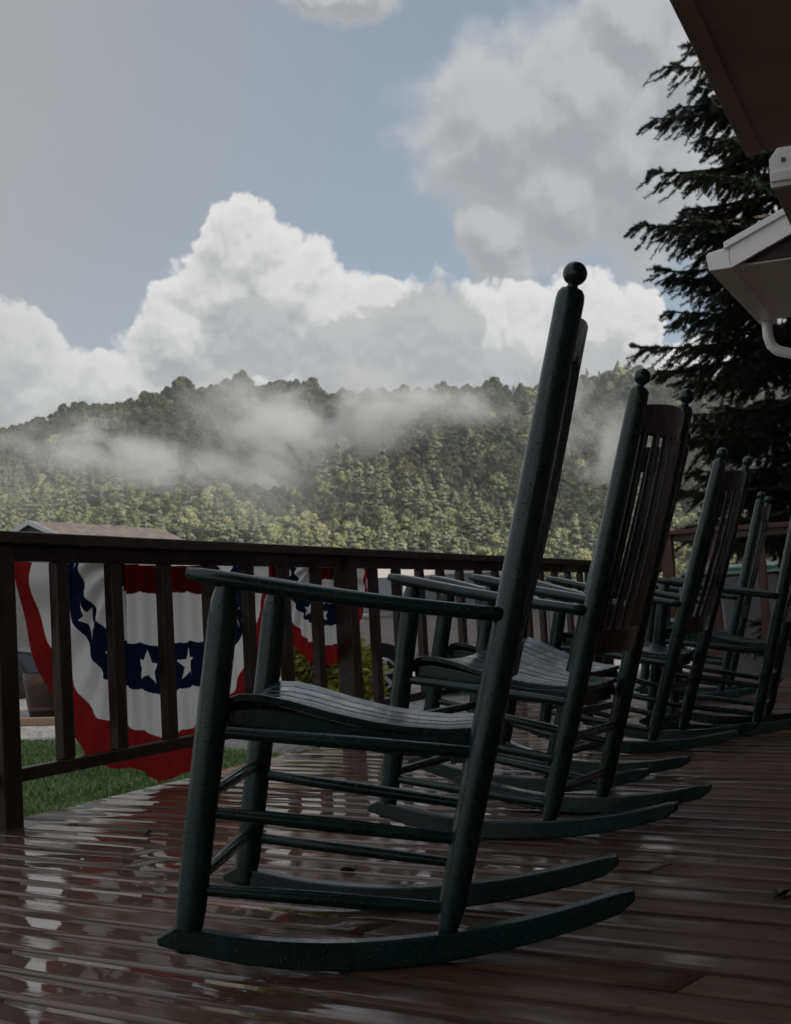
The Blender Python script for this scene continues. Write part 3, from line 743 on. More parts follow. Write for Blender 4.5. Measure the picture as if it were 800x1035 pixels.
# individual trees: front edge of the wood and the ridge skyline
f_ = allP[:, 1]; isA = np.arange(len(allP)) < len(A)
front = isA & (f_ < R_A + 13) & (np.abs(allP[:, 0]) < .31)
sky = isA & (np.abs(f_ - R_B) < 4.5) & (allP[:, 0] > -.30) & (allP[:, 0] < .13)
solo = front | sky
scal[sky] *= rgF.choice([.75, .9, 1.0, 1.2, 1.35], int(sky.sum()))
mass = ~solo
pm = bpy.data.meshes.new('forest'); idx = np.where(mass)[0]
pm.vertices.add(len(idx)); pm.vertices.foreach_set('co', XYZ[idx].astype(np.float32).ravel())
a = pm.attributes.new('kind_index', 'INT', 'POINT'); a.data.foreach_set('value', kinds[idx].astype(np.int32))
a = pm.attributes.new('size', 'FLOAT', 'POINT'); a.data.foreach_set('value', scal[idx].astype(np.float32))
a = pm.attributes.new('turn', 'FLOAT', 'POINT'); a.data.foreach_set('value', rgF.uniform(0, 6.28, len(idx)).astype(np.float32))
fo = bpy.data.objects.new('forest', pm); COL.objects.link(fo)
tag(fo, 'misty wooded mountainside of mixed hardwoods and pale pines', 'forest', kind='stuff')
ng = bpy.data.node_groups.new('plant_trees', 'GeometryNodeTree')
ng.interface.new_socket('Geometry', in_out='INPUT', socket_type='NodeSocketGeometry'); ng.interface.new_socket('Geometry', in_out='OUTPUT', socket_type='NodeSocketGeometry')
gi = ng.nodes.new('NodeGroupInput'); go = ng.nodes.new('NodeGroupOutput'); iop = ng.nodes.new('GeometryNodeInstanceOnPoints'); ci = ng.nodes.new('GeometryNodeCollectionInfo')
ci.inputs['Collection'].default_value = prc; ci.inputs['Separate Children'].default_value = True; ci.inputs['Reset Children'].default_value = True
def named(nm, dt):
    n = ng.nodes.new('GeometryNodeInputNamedAttribute'); n.data_type = dt; n.inputs['Name'].default_value = nm
    return n.outputs[0]
m2p = ng.nodes.new('GeometryNodeMeshToPoints')
cx = ng.nodes.new('ShaderNodeCombineXYZ'); e2r = ng.nodes.new('FunctionNodeEulerToRotation')
ng.links.new(named('turn', 'FLOAT'), cx.inputs[2]); ng.links.new(cx.outputs[0], e2r.inputs[0])
ng.links.new(gi.outputs[0], m2p.inputs['Mesh']); ng.links.new(m2p.outputs[0], iop.inputs['Points']); ng.links.new(ci.outputs[0], iop.inputs['Instance'])
iop.inputs['Pick Instance'].default_value = True
ng.links.new(named('kind_index', 'INT'), iop.inputs['Instance Index']); ng.links.new(e2r.outputs[0], iop.inputs['Rotation'])
ng.links.new(named('size', 'FLOAT'), iop.inputs['Scale']); ng.links.new(iop.outputs[0], go.inputs[0])
md = fo.modifiers.new('plant', 'NODES'); md.node_group = ng
tmesh = [None]*9
names = sorted(range(9), key=lambda i: protos[i].name)      # collection order is alphabetical
for j in np.where(solo)[0]:
    k = int(kinds[j]); cmesh, tb, pine = far_crowns[k]
    root = empty('pine_tree' if pine else 'hardwood_tree', tuple(XYZ[j]), float(rgF.uniform(0, 6.28))); root.scale = (float(scal[j]),)*3 if front[j] else (float(scal[j]), float(scal[j]), float(scal[j])*1.12)
    c_ = bpy.data.objects.new('crown', cmesh); COL.objects.link(c_); c_.parent = root
    if tmesh[k] is None: t_ = tb.build('trunk', M['bark'], root); tmesh[k] = t_.data
    else: t_ = bpy.data.objects.new('trunk', tmesh[k]); COL.objects.link(t_); t_.parent = root
    if front[j]: tag(root, ('pale green pine' if pine else 'round leafy tree') + ' along the lower front edge of the wooded mountain', 'tree', ('pines' if pine else 'leafy trees') + ' along the foot of the mountain')
    else: tag(root, ('pine' if pine else 'dark leafy tree') + ' standing on the skyline of the mountain ridge', 'tree', ('pines' if pine else 'leafy trees') + ' on the ridge skyline')

# ------------------------------------------------------------------ spruce on the right
def make_spruce(px, Y, Htot):
    rg = np.random.default_rng(21); loc = at(px, 600, Y); loc.z = GZ
    root = empty('spruce_tree', loc)
    b = MB(); b.tube([(0, 0, -.2), (.03, 0, 2), (-.02, .03, 5), (0, 0, Htot)], [.20, .17, .12, .015], 14); b.build('trunk', M['bark'], root)
    bmb = MB(); tw_p, tw_d, tw_l = [], [], []
    todo = [(zz, PI + da, ll) for zz, da, ll in ((6.25, .05, 1.45), (5.95, -.3, 1.3), (5.80, -.08, 1.60), (5.48, .40, 1.25), (5.22, .02, 1.68), (4.90, -.45, 1.4), (4.70, .06, 1.92), (4.55, .35, 1.6), (4.15, -.05, 1.50), (3.75, .25, 1.70), (3.50, .0, 1.98), (3.42, -.3, 1.75), (3.2, .22, 1.55))]
    z = .75
    while z < Htot - .5:
        f = z/Htot; Lb = 2.18*(1 - f)**.55*(1.0 if z > 3.6 else .74); nb = 10 if z > 4.4 else 12; a0 = rg.uniform(0, 6.28)
        here = [b_ for b_ in todo if z <= b_[0] < z + .5]; todo = [b_ for b_ in todo if b_ not in here]
        for j in range(nb + len(here)):
            a = a0 + 6.283*j/nb + rg.normal(0, .18); ln = Lb*(rg.uniform(.66, 1.02) if z < 3.6 else rg.uniform(.50, .86))
            zb0 = z + rg.uniform(-.12, .12)
            if j >= nb: zb0, a, ln = here[j - nb]; ln *= .80
            dirv = Vector((math.cos(a), math.sin(a), 0)); droop = rg.uniform(.10, .26)
            pts = []
            for i in range(9):
                t = i/8; pts.append(Vector((0, 0, zb0)) + dirv*(ln*t) + Vector((0, 0, ln*(.10*t - droop*2.2*t*t + droop*1.55*t**3.2))))
            bmb.tube(pts, [.022*(1 - .85*i/8) + .003 for i in range(9)], 6, True, False)
            lat = Vector((-dirv.y, dirv.x, 0))
            nsb = int(ln*17)
            for k in range(nsb):
                t = .22 + .78*(k + rg.uniform(0, 1))/nsb; i = min(7, int(t*8)); p0 = pts[i].lerp(pts[i+1], t*8 - i)
                tang = (pts[i+1] - pts[i]).normalized(); sd = 1 if k % 2 else -1
                sl = (.15 + .46*(1 - t)**.8*min(1, ln*.7))*rg.uniform(.6, 1.15)
                d0 = (tang*.62 + lat*sd*rg.uniform(.35, .95) + Vector((0, 0, -rg.uniform(-.05, .75)))).normalized()
                q_ = [p0]; nseg = max(2, int(sl/.085)); dd = d0.copy()
                for m_ in range(nseg):
                    dd = (dd + Vector((0, 0, -.09))).normalized(); q_.append(q_[-1] + dd*(sl/nseg))
                bmb.tube([q_[0], q_[len(q_)//2], q_[-1]], [.005, .0035, .002], 4, True, False)
                for m_ in range(nseg):
                    tw_p.append(q_[m_]); tw_d.append((q_[m_+1] - q_[m_]).normalized()); tw_l.append(sl/nseg*1.25)
                    d3 = (dd*.8 + lat*rg.uniform(-.8, .8) + Vector((0, 0, rg.uniform(-.35, .45)))).normalized()
                    tw_p.append(q_[m_]); tw_d.append(d3); tw_l.append(rg.uniform(.05, .11))
                    if rg.uniform() < .75:
                        d2 = (dd*.6 + lat*rg.uniform(-.9, .9) + tang*rg.uniform(.1, .8) + Vector((0, 0, -rg.uniform(-.1, .7)))).normalized()
                        tw_p.append(q_[m_+1]); tw_d.append(d2); tw_l.append(rg.uniform(.06, .13))
            # needles along the tip of the branch itself
            for i in range(2, 8):
                tw_p.append(pts[i]); tw_d.append((pts[i+1] - pts[i]).normalized()); tw_l.append((pts[i+1] - pts[i]).length*1.1)
        # thin bare dead twigs low inside
        if z < 4.2:
            for j in range(4):
                a = rg.uniform(0, 6.28); d_ = Vector((math.cos(a), math.sin(a), -.1)); p0 = Vector((0, 0, z + rg.uniform(0, .25))); l_ = rg.uniform(.4, 1.0)
                bmb.tube([p0, p0 + d_*l_*.5 + Vector((0, 0, -.05)), p0 + d_*l_ + Vector((0, 0, rg.uniform(-.25, .1)))], [.009, .006, .002], 4, True, False)
        z += rg.uniform(.24, .38) if z < 3.6 else rg.uniform(.28, .46)
    bmb.build('branches', M['bark'], root)
    # needle brush template along +x, unit length
    nn = 76; tx = (np.arange(nn) + rg.uniform(0, 1, nn))/nn; ang = rg.uniform(0, 6.283, nn); nl = rg.uniform(.75, 1.15, nn)
    P_ = np.array([list(v) for v in tw_p]); Dv = np.array([list(v) for v in tw_d]); Ln = np.array(tw_l); n = len(P_)
    up = np.tile(np.array((0., 0, 1)), (n, 1)); up[np.abs(Dv[:, 2]) > .9] = (1, 0, 0)
    Av = np.cross(Dv, up); Av /= np.linalg.norm(Av, axis=1)[:, None]; Bv = np.cross(Dv, Av)
    rot = rg.uniform(0, 6.283, n)
    NL = .031
    an = ang[None, :] + rot[:, None]; rad = np.cos(an)[..., None]*Av[:, None, :] + np.sin(an)[..., None]*Bv[:, None, :]
    base = P_[:, None, :] + Dv[:, None, :]*(tx[None, :]*Ln[:, None])[..., None]
    tipv = base + rad*(NL*nl)[None, :, None] + Dv[:, None, :]*.013
    wv = np.cross(rad, np.broadcast_to(Dv[:, None, :], rad.shape))*.0034
    V = np.stack([base - wv, base + wv, tipv], 2).reshape(-1, 3); Fc = np.arange(len(V)).reshape(-1, 3)
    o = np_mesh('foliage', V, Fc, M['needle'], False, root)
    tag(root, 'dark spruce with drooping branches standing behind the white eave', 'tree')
    print('SPRUCE twigs', n, 'needles', len(Fc))
make_spruce(832, 13.4, 9.6)

# ------------------------------------------------------------------ parked vehicles, bush, small things beyond the railing
def paint(name, col, metal=.35):
    m = simple(name, col, .28, metal, .05, 2); m.node_tree.nodes['Principled BSDF'].inputs['Coat Weight'].default_value = .8; m.node_tree.nodes['Principled BSDF'].inputs['Coat Roughness'].default_value = .05; return m
def wheel(parent, x, y, r, w, sy):
    root = MB(); n = 28
    prof = [(r*.55, -w/2), (r*.93, -w/2), (r, -w*.32), (r, w*.32), (r*.93, w/2), (r*.55, w/2)]
    vs = []; 
    for rr, yy in prof:
        for k in range(n): vs.append((x + rr*math.cos(2*PI*k/n), y + yy, r + rr*math.sin(2*PI*k/n)))
    fs = [(i*n + k, i*n + (k+1) % n, (i+1)*n + (k+1) % n, (i+1)*n + k) for i in range(len(prof) - 1) for k in range(n)]
    fs += [tuple(range(n)), tuple(range(5*n, 6*n))]
    root.add(vs, fs, False); wh = root.build('wheel', M['rubber'], parent)
    b = MB(); yo = y + sy*(w/2 + .004)
    ring = []
    for rr, yy in ((r*.58, 0), (r*.60, .012), (r*.53, .016), (r*.51, -.002)):
        for k in range(n): ring.append((x + rr*math.cos(2*PI*k/n), yo + sy*yy, r + rr*math.sin(2*PI*k/n)))
    b.add(ring, [(i*n + k, i*n + (k+1) % n, (i+1)*n + (k+1) % n, (i+1)*n + k) for i in range(3) for k in range(n)], True)
    for k in range(6):
        a = 2*PI*k/6 + .2; d_ = Vector((math.cos(a), 0, math.sin(a))); b.bar(Vector((x, yo + sy*.008, r)) + d_*r*.05, Vector((x, yo + sy*.008, r)) + d_*r*.54, r*.15, .016, up=Vector((0, 1, 0)))
    b.tube([(x, yo, r), (x, yo + sy*.022, r)], r*.15, 14); b.build('rim', M['rim'], wh, .003)
    return wh
def car(name, label, loc, rz, pnt, L_=4.6, W_=1.8, H_=1.72, wb=2.68, ro=.95, kind='suv'):
    """x from rear (0) to front (L_), side faces at y=+-W_/2"""
    root = empty(name, loc, rz); wr = .355
    xr, xf = ro, ro + wb
    belt = 1.10 if kind == 'suv' else .88
    low = [(.10, .32), (xr - .43, .32)] + [(xr + .40*math.cos(a), .34 + .40*math.sin(a)) for a in np.linspace(PI*.98, .02*PI, 11)] + [(xf - .43, .27)] + [(xf + .40*math.cos(a), .34 + .40*math.sin(a)) for a in np.linspace(PI*.98, .02*PI, 11)] + [(L_ - .08, .30), (L_, .42)]
    if kind == 'suv': hi = [(L_ - .01, .70), (L_ - .10, .86), (L_ - 1.05, 1.03), (L_ - 1.30, belt + .06)]; glass = [(L_ - 1.30, belt), (L_ - 2.05, H_ - .06), (L_ - 2.5, H_), (.75, H_ - .01), (.35, H_ - .07), (.06, belt + .02)]
    else: hi = [(L_ - .02, .62), (L_ - .25, .78), (L_ - 1.25, .92), (L_ - 1.35, belt + .05)]; glass = [(L_ - 1.30, belt), (L_ - 2.05, H_ - .05), (L_ - 2.5, H_), (1.55, H_ - .03), (.75, belt + .05)]
    rear = [(.02, belt), (0.0, .70), (.03, .42)]
    # body lower shell
    b = MB(); poly = low + hi + [(L_ - 1.5, belt + .01), (.10, belt + .01)] + rear
    secs = []
    for yy, sx, sz in ((-W_/2, 1, 1), (W_/2, 1, 1)): secs.append([Vector((x, yy, z)) for x, z in poly])
    nP = len(poly); vs = []
    for yy, ins in ((-W_/2 + .05, .05), (-W_/2, 0), (W_/2, 0), (W_/2 - .05, .05)):
        cxm = L_/2
        for x, z in poly: vs.append((x - ins*(1 if x > cxm else -1)*(.6 if z > .45 else .2), yy, z - (ins*.6 if z > .8 else 0)))
    fs = [(i*nP + k, i*nP + (k+1) % nP, (i+1)*nP + (k+1) % nP, (i+1)*nP + k) for i in range(3) for k in range(nP)] + [tuple(range(nP - 1, -1, -1)), tuple(3*nP + k for k in range(nP))]
    b.add(vs, fs, False); b.build('body', pnt, root, .02, 3)
    # cabin
    b = MB(); tin = .17; vs = []
    for sy in (-1, 1):
        for x, z in glass: vs.append((x, sy*(W_/2 - .03 - tin*(z - belt)/(H_ - belt)), z))
    n = len(glass); b.add(vs, [tuple(range(n)), tuple(range(2*n - 1, n - 1, -1))] + [(k, (k+1) % n, n + (k+1) % n, n + k) for k in range(n)], False); b.build('cabin', pnt, root, .03, 3)
    def side_pt(x, z, sy, out=.006): return Vector((x, sy*(W_/2 - .03 - tin*(z - belt)/(H_ - belt) + out), z))
    zt, zb_ = H_ - .13, belt + .05
    def xat(z, pts):     # front pillar x on the given edge
        (x0, z0), (x1, z1) = pts; return x0 + (x1 - x0)*(z - z0)/(z1 - z0)
    fA = (glass[0], glass[1]); fR = (glass[-1], glass[-2])
    cuts = [(xat(zb_, fR) + .10, xat(zt, fR) + .10), (xr + .30, xr + .38), (xr + .36, xr + .44), (xr + 1.30, xr + 1.30), (xr + 1.37, xr + 1.37), (xat(zb_, fA) - .12, xat(zt, fA) - .10)]
    for sy in (-1, 1):
        for i in (0, 2, 4):
            (a0, a1), (c0, c1) = cuts[i], cuts[i+1]
            b = MB(); b.add([side_pt(a0, zb_, sy), side_pt(c0, zb_, sy), side_pt(c1, zt, sy), side_pt(a1, zt, sy), side_pt(a0, zb_, sy, -.02), side_pt(c0, zb_, sy, -.02), side_pt(c1, zt, sy, -.02), side_pt(a1, zt, sy, -.02)], [(0,1,2,3),(7,6,5,4),(0,4,5,1),(1,5,6,2),(2,6,7,3),(3,7,4,0)]); b.build('window', M['glass_dark'], root)
        b = MB()
        b.bar((xr + .45, sy*(W_/2 + .004), .62), (xf - .45, sy*(W_/2 + .004), .62), .02, .055); b.build('side_moulding', M['plastic_grey'] if kind != 'suv' else pnt, root, .006)
        for hx in (xr + .45, xr + 1.5):
            b = MB(); b.bar((hx, sy*(W_/2 + .016), belt - .15), (hx + .18, sy*(W_/2 + .016), belt - .15), .025, .03); b.build('door_handle', M['black'], root, .006)
        for dx_ in (xr + .40, xr + 1.33, xr + 2.25):
            b = MB(); b.bar((dx_, sy*(W_/2 + .0012), .36), (dx_, sy*(W_/2 + .0012), belt - .02), .003, .008, up=Vector((1, 0, 0))); b.build('door_seam', M['black'], root)
        b = MB(); b.box((xf - .55, sy*(W_/2 + .10), belt + .10), (.14, .20, .15)); b.build('mirror', pnt, root, .03, 3)
        b = MB(); b.box((L_ - .10, sy*(W_/2 - .24), .72), (.14, .34, .15)); b.build('headlight', M['rim'], root, .02)
        b = MB(); b.box((.05, sy*(W_/2 - .14), .84 if kind == 'suv' else .74), (.10, .20, .24)); b.build('tail_light', TL, root, .015)
        for wx in (xr, xf):
            b = MB(); b.tube([(wx, sy*(W_/2 - .22), wr), (wx, sy*(W_/2 + .003), wr)], .402, 28, False); b.build('wheel_arch', M['black'], root)
        wheel(root, xr, sy*(W_/2 - .085), wr, .21, sy); wheel(root, xf, sy*(W_/2 - .085), wr, .21, sy)
    (x0, z0), (x1, z1) = glass[0], glass[1]
    b = MB(); w0, w1 = W_/2 - .12, W_/2 - .26; nx, nz = (z1 - z0), (x0 - x1); nl = math.hypot(nx, nz); nx, nz = nx/nl*.008, nz/nl*.008
    pw = []
    for s_ in (1, -1.5):
        for t_, ww in ((.06, w0), (.94, w1)):
            for yy in (-ww, ww): pw.append((x0 + (x1 - x0)*t_ + nx*s_, yy, z0 + (z1 - z0)*t_ + nz*s_))
    b.add(pw, [(0,1,3,2),(4,6,7,5),(0,4,5,1),(1,5,7,3),(3,7,6,2),(2,6,4,0)]); b.build('windscreen', M['glass_dark'], root)
    b = MB(); b.box((.0, 0, .48), (.18, W_ - .16, .20)); b.box((L_ - .02, 0, .46), (.16, W_ - .2, .20)); b.build('bumper', M['plastic_grey'], root, .04, 3)
    return tag(root, label, 'car')
TL = simple('tail_lamp', (.35, .02, .02), .2)
suv_loc = on(387, 708, GZ); # rear wheel stands here
ang = math.radians(4)
ux = Vector((math.cos(ang), math.sin(ang), 0)); uy = Vector((-math.sin(ang), math.cos(ang), 0))
car('parked_suv', 'beige silver car parked behind the bush and railing', suv_loc - ux*.95 + uy*.80, ang, paint('champagne_paint', (.44, .41, .385), .1), H_=1.74)
car('parked_sedan', 'dark navy car at the left edge behind the railing post', on(52, 706, GZ) - Vector((4.45, -.9, 0)), math.radians(2), paint('navy_paint', (.018, .022, .035)), 4.5, 1.78, 1.45, 2.65, .95, 'sedan')
car('parked_van', 'small orange vehicle glimpsed far behind the bunting', at(268, 655, 42) * 1 - Vector((1.2, 0, at(268, 655, 42).z - GZ)), math.radians(75), paint('orange_paint', (.11, .036, .020), 0), 4.3, 1.75, 1.62)

# bush
def leaf_bush(loc, rx, rz_, n, label):
    rg = np.random.default_rng(31); root = empty('shrub', loc); b = MB()
    for k in range(16):
        a = rg.uniform(0, 6.28); r_ = rx*rg.uniform(.3, .8); b.tube([(0, 0, -.05), (math.cos(a)*r_*.4, math.sin(a)*r_*.4, rz_*.5), (math.cos(a)*r_, math.sin(a)*r_, rz_*rg.uniform(.8, 1.4))], [.014, .009, .004], 6)
    b.build('stem', M['bark'], root)
    lob = [(rg.uniform(-.75, .75)*rx, rg.uniform(-.6, .6)*rx, rz_*rg.uniform(.45, 1.5), rg.uniform(.14, .26)) for _ in range(34)]
    C = []; 
    for x, y, z, r_ in lob:
        k = n//34; u = rg.normal(size=(k, 3)); u /= np.linalg.norm(u, axis=1)[:, None]; C.append(np.array((x, y, z)) + u*r_*rg.uniform(.7, 1.05, (k, 1)))
    C = np.concatenate(C); nn = len(C)
    a = rg.uniform(0, 6.283, nn); el = rg.normal(.25, .5, nn); d_ = np.stack([np.cos(a)*np.cos(el), np.sin(a)*np.cos(el), np.sin(el)], 1)
    s_ = np.cross(d_, rg.normal(size=(nn, 3))); s_ /= np.linalg.norm(s_, axis=1)[:, None]; ln = rg.uniform(.04, .085, (nn, 1)); w = ln*.30
    V = np.stack([C, C + d_*ln*.5 + s_*w, C + d_*ln, C + d_*ln*.5 - s_*w], 1).reshape(-1, 3)
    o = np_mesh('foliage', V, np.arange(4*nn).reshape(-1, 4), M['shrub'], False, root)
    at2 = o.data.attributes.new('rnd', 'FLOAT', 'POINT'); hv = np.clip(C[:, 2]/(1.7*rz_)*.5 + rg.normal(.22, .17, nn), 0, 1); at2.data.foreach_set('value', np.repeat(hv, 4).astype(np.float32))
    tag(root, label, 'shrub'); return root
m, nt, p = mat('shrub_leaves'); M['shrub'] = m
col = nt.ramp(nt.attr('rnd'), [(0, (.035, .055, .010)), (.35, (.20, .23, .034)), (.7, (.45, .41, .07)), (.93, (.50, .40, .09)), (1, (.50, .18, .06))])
nt.put(p.inputs['Base Color'], col); p.inputs['Roughness'].default_value = .4
tr = nt.node('ShaderNodeBsdfTranslucent'); nt.put(tr.inputs[0], col); mx = nt.node('ShaderNodeMixShader'); mx.inputs[0].default_value = .45
nt.l.new(p.outputs[0], mx.inputs[1]); nt.l.new(tr.outputs[0], mx.inputs[2]); nt.l.new(mx.outputs[0], m.node_tree.nodes['Material Output'].inputs[0])
bl = at(333, 690, 12.4); bl.z = GZ
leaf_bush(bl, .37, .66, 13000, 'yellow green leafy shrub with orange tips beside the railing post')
# half barrel planter
bp = on(46, 725, GZ); root = empty('barrel_planter', bp)
b = MB(); b.tube([(0,0,0),(0,0,.2),(0,0,.42),(0,0,.60),(0,0,.60),(0,0,.5)], [.20,.235,.26,.275,.25,.24], 20); b.build('barrel', M['rail'], root)
for z, r in ((.10, .222), (.47, .270)):
    b = MB(); b.tube([(0,0,z),(0,0,z+.05)], [r, r+.006], 20, cap=False); b.build('hoop', M['rail_red'], root)
tag(root, 'dark wooden half barrel standing on gravel by the navy car', 'planter')
# landscape timbers
o_ = on(14, 731, GZ); e_ = on(60, 733, GZ); b = MB(); b.bar(o_ + Vector((-1.2, 0, .05)), e_ + Vector((0, 0, .05)), .10, .10)
tag(b.build('landscape_timber', M['timber'], None, .012), 'weathered timber lying on the gravel at the lawn edge', 'timber')
# small wooden fence far behind the first bunting
fp = on(268, 674, GZ); root = empty('wooden_fence', fp)
for dx_ in (-1.2, 0, 1.2):
    b = MB(); b.bar((dx_, 0, -.1), (dx_, 0, .95), .12, .12, up=Vector((1,0,0))); b.build('post', M['timber'], root, .01)
for z in (.45, .80):
    b = MB(); b.bar((-1.3, -.075, z), (1.3, -.075, z), .035, .12); b.build('rail', M['timber'], root, .008)
tag(root, 'low tan wooden fence seen past the edge of the large bunting', 'fence')

# barn
def barn():
    Y = 62.; pk = at(29, 528, Y); root_loc = Vector((pk.x, pk.y, GZ)); rz_ = pk.z - GZ
    root = empty('barn', root_loc)
    P_ = lambda l, w_, z: D*l + Pp*w_ + Vector((0, 0, z))
    Ld, wd, pt = 10.6, 2.5, .46
    b = MB(); b.prism([P_(.3, -wd, 0), P_(.3, wd, 0), P_(.3, wd, rz_ - wd*pt - .1), P_(.3, 0, rz_ - .1), P_(.3, -wd, rz_ - wd*pt - .1)], D, Ld - .6); b.build('wall', M['barn_wall'], root)
    for s_ in (-1, 1):
        e_ = wd + .35
        b = MB(); b.prism([P_(0, 0, rz_ - .02), P_(0, s_*e_, rz_ - e_*pt - .02), P_(0, s_*e_, rz_ - e_*pt + .08), P_(0, 0, rz_ + .08)], D, Ld); rf_ = b.build('roof', M['barn_roof'], root)
        b = MB(); b.bar(P_(-.03, s_*.02, rz_ + .0), P_(-.03, s_*e_, rz_ - e_*pt + .0), .06, .20); b.build('barge_board', M['metal_grey'], rf_)
    b = MB(); b.box(P_(.28, 0, rz_ - .75), (.7, .7, .55), Matrix.Rotation(-TH, 3, 'Z')); b.build('vent', M['black'], root)
    tag(root, 'barn with low brown roof showing above the railing at left', 'barn')
M['barn_wall'] = simple('barn_wall', (.12, .12, .12), .8, var=.2); M['metal_grey'] = simple('grey_barge', (.30, .32, .35), .5, var=.1)
M['barn_roof'] = simple('barn_roof', (.115, .095, .083), .8, var=.3, scale=2.5, bumpd=.02)
barn()
# bins behind the end railing
def bin_(px, Y, w, h, lab, lidm, bandm):
    loc = at(px, 620, Y); loc.z = GZ; root = empty('wheeled_bin', loc, math.radians(-18))
    b = MB(); b.loft([[Vector((x*w*.84, y*w*.84, .06)) for x, y in ((-.5,-.5),(.5,-.5),(.5,.5),(-.5,.5))], [Vector((x*w, y*w, h - .1)) for x, y in ((-.5,-.5),(.5,-.5),(.5,.5),(-.5,.5))]], False); b.build('body', M['plastic_grey'], root, .03, 3)
    b = MB(); b.box((0, 0, h - .05), (w*1.08, w*1.1, .09)); ld = b.build('lid', lidm, root, .02, 3)
    b = MB(); b.box((0, 0, h - .05), (w*1.09, w*1.11, .03)); b.build('band', bandm, ld)
    for s_ in (-1, 1):
        b = MB(); b.tube([(s_*w*.42, w*.42, .10), (s_*w*.5, w*.42, .10)], .10, 16); b.build('wheel', M['rubber'], root)
    b = MB(); b.tube([(-w*.4, w*.56, h - .12), (w*.4, w*.56, h - .12)], .016, 8); b.build('handle', M['black'], root)
    tag(root, lab, 'bin', 'bins behind the end railing')
bin_(770, 12.9, .66, 1.40, 'grey bin with a pale green striped lid behind the end railing', M['lid_green'], M['lid_band'])
bin_(733, 13.3, .62, 1.36, 'grey bin with a dark lid left of the striped one', M['plastic_grey'], M['black'])
# fallen leaves
m_leaf = simple('leaf', (.28, .11, .03), .4); m_leaf2 = simple('leaf_dark', (.02, .014, .01), .4)
for i, (px, py, sz, lab, mm) in enumerate([(659, 732, .035, 'small orange leaf on wet boards between the mid row chairs', m_leaf), (149, 844, .020, 'small dark leaf curled on the deck left of the nearest chair', m_leaf2), (353, 882, .02, 'tiny dark leaf scrap between the rockers of the nearest chair', m_leaf2), (790, 907, .022, 'dark leaf scrap on the boards at the right edge', m_leaf2)]):
    b = MB(); a = i*1.3; ax_ = Vector((math.cos(a), math.sin(a), 0)); ay_ = Vector((-math.sin(a), math.cos(a), 0)); rim_ = []
    top = []
    for k in range(12):
        t = 2*PI*k/12; r_ = sz*(1 + .25*math.cos(3*t)); top.append(ax_*r_*math.cos(t) + ay_*r_*.55*math.sin(t) + Vector((0, 0, .004 + .012*abs(math.sin(t)))))
    vs = top + [Vector((0, 0, .004))] + [v - Vector((0, 0, .0015)) for v in top] + [Vector((0, 0, .0025))]
    b.add(vs, [(k, (k+1) % 12, 12) for k in range(12)] + [(13 + (k+1) % 12, 13 + k, 25) for k in range(12)] + [(k, 13 + k, 13 + (k+1) % 12, (k+1) % 12) for k in range(12)], True)
    o = b.build('fallen_leaf', mm); o.location = on(px, py, 0.0); tag(o, lab, 'leaf', 'fallen leaves on the deck')

# ------------------------------------------------------------------ mist and haze
def mist(px, py, Y, w, h, dep, dens, seed, tilt=0.0, freq=1.0):
    m = bpy.data.materials.new('mist_%d' % seed); m.use_nodes = True; t = m.node_tree; t.nodes.clear(); nt = NT(t)
    out = nt.node('ShaderNodeOutputMaterial'); pv = nt.node('ShaderNodeVolumePrincipled'); nt.l.new(pv.outputs[0], out.inputs['Volume'])
    c = nt.coord('Object'); r_ = nt.vmath('LENGTH', c)
    fall = nt.mrange(r_, 1.0, .0)
    n1 = nt.noise(nt.mapping(c, (w/24*freq, dep/40, h/15*freq), loc=(seed*3.1, seed*1.7, 0)), 1.0, 7, .62, dist=.35).outputs[0]
    n2 = nt.mrange(n1, .36, .66)
    nt.put(pv.inputs['Density'], nt.math('MULTIPLY', nt.math('MULTIPLY', fall, n2), dens))
    pv.inputs['Color'].default_value = (.80, .80, .81, 1); pv.inputs['Anisotropy'].default_value = .0
    m.cycles.volume_step_rate = .35
    b = MB(); n, k = 20, 10; vs = [(0, 0, -1)]
    for i in range(1, k):
        th = PI*i/k
        for j in range(n): vs.append((math.sin(th)*math.cos(2*PI*j/n), math.sin(th)*math.sin(2*PI*j/n), -math.cos(th)))
    vs.append((0, 0, 1)); fs = [(0, 1 + (j+1) % n, 1 + j) for j in range(n)]
    fs += [(1 + (i)*n + j, 1 + i*n + (j+1) % n, 1 + (i+1)*n + (j+1) % n, 1 + (i+1)*n + j) for i in range(k - 2) for j in range(n)]
    fs += [(len(vs) - 1, 1 + (k-2)*n + j, 1 + (k-2)*n + (j+1) % n) for j in range(n)]
    b.add(vs, fs, True); o = b.build('mist', m); o.location = at(px, py, Y); o.scale = (w, dep, h); o.rotation_euler = (0, -tilt, 0)
    tag(o, 'wisp of grey mist drifting across the wooded mountainside', 'mist', 'mist wisps on the mountain', 'stuff')
mist(345, 418, 530, 60, 22, 26, .145, 1, math.radians(9))
mist(268, 452, 500, 30, 24, 24, .150, 2, math.radians(-32), 1.2)
mist(235, 405, 560, 30, 17, 22, .060, 6, math.radians(-12))
mist(455, 408, 545, 42, 11, 20, .080, 4, math.radians(-6), 1.2)
mist(135, 466, 450, 52, 11, 20, .110, 3, math.radians(-12), 1.4)
mist(50, 448, 500, 44, 14, 22, .050, 7, math.radians(10), 1.3)
mist(270, 442, 490, 105, 25, 26, .010, 9, math.radians(8), 1.0)
mist(590, 440, 520, 24, 32, 22, .060, 5, math.radians(38))
mist(160, 500, 300, 70, 14, 22, .020, 8, math.radians(-3), .7)
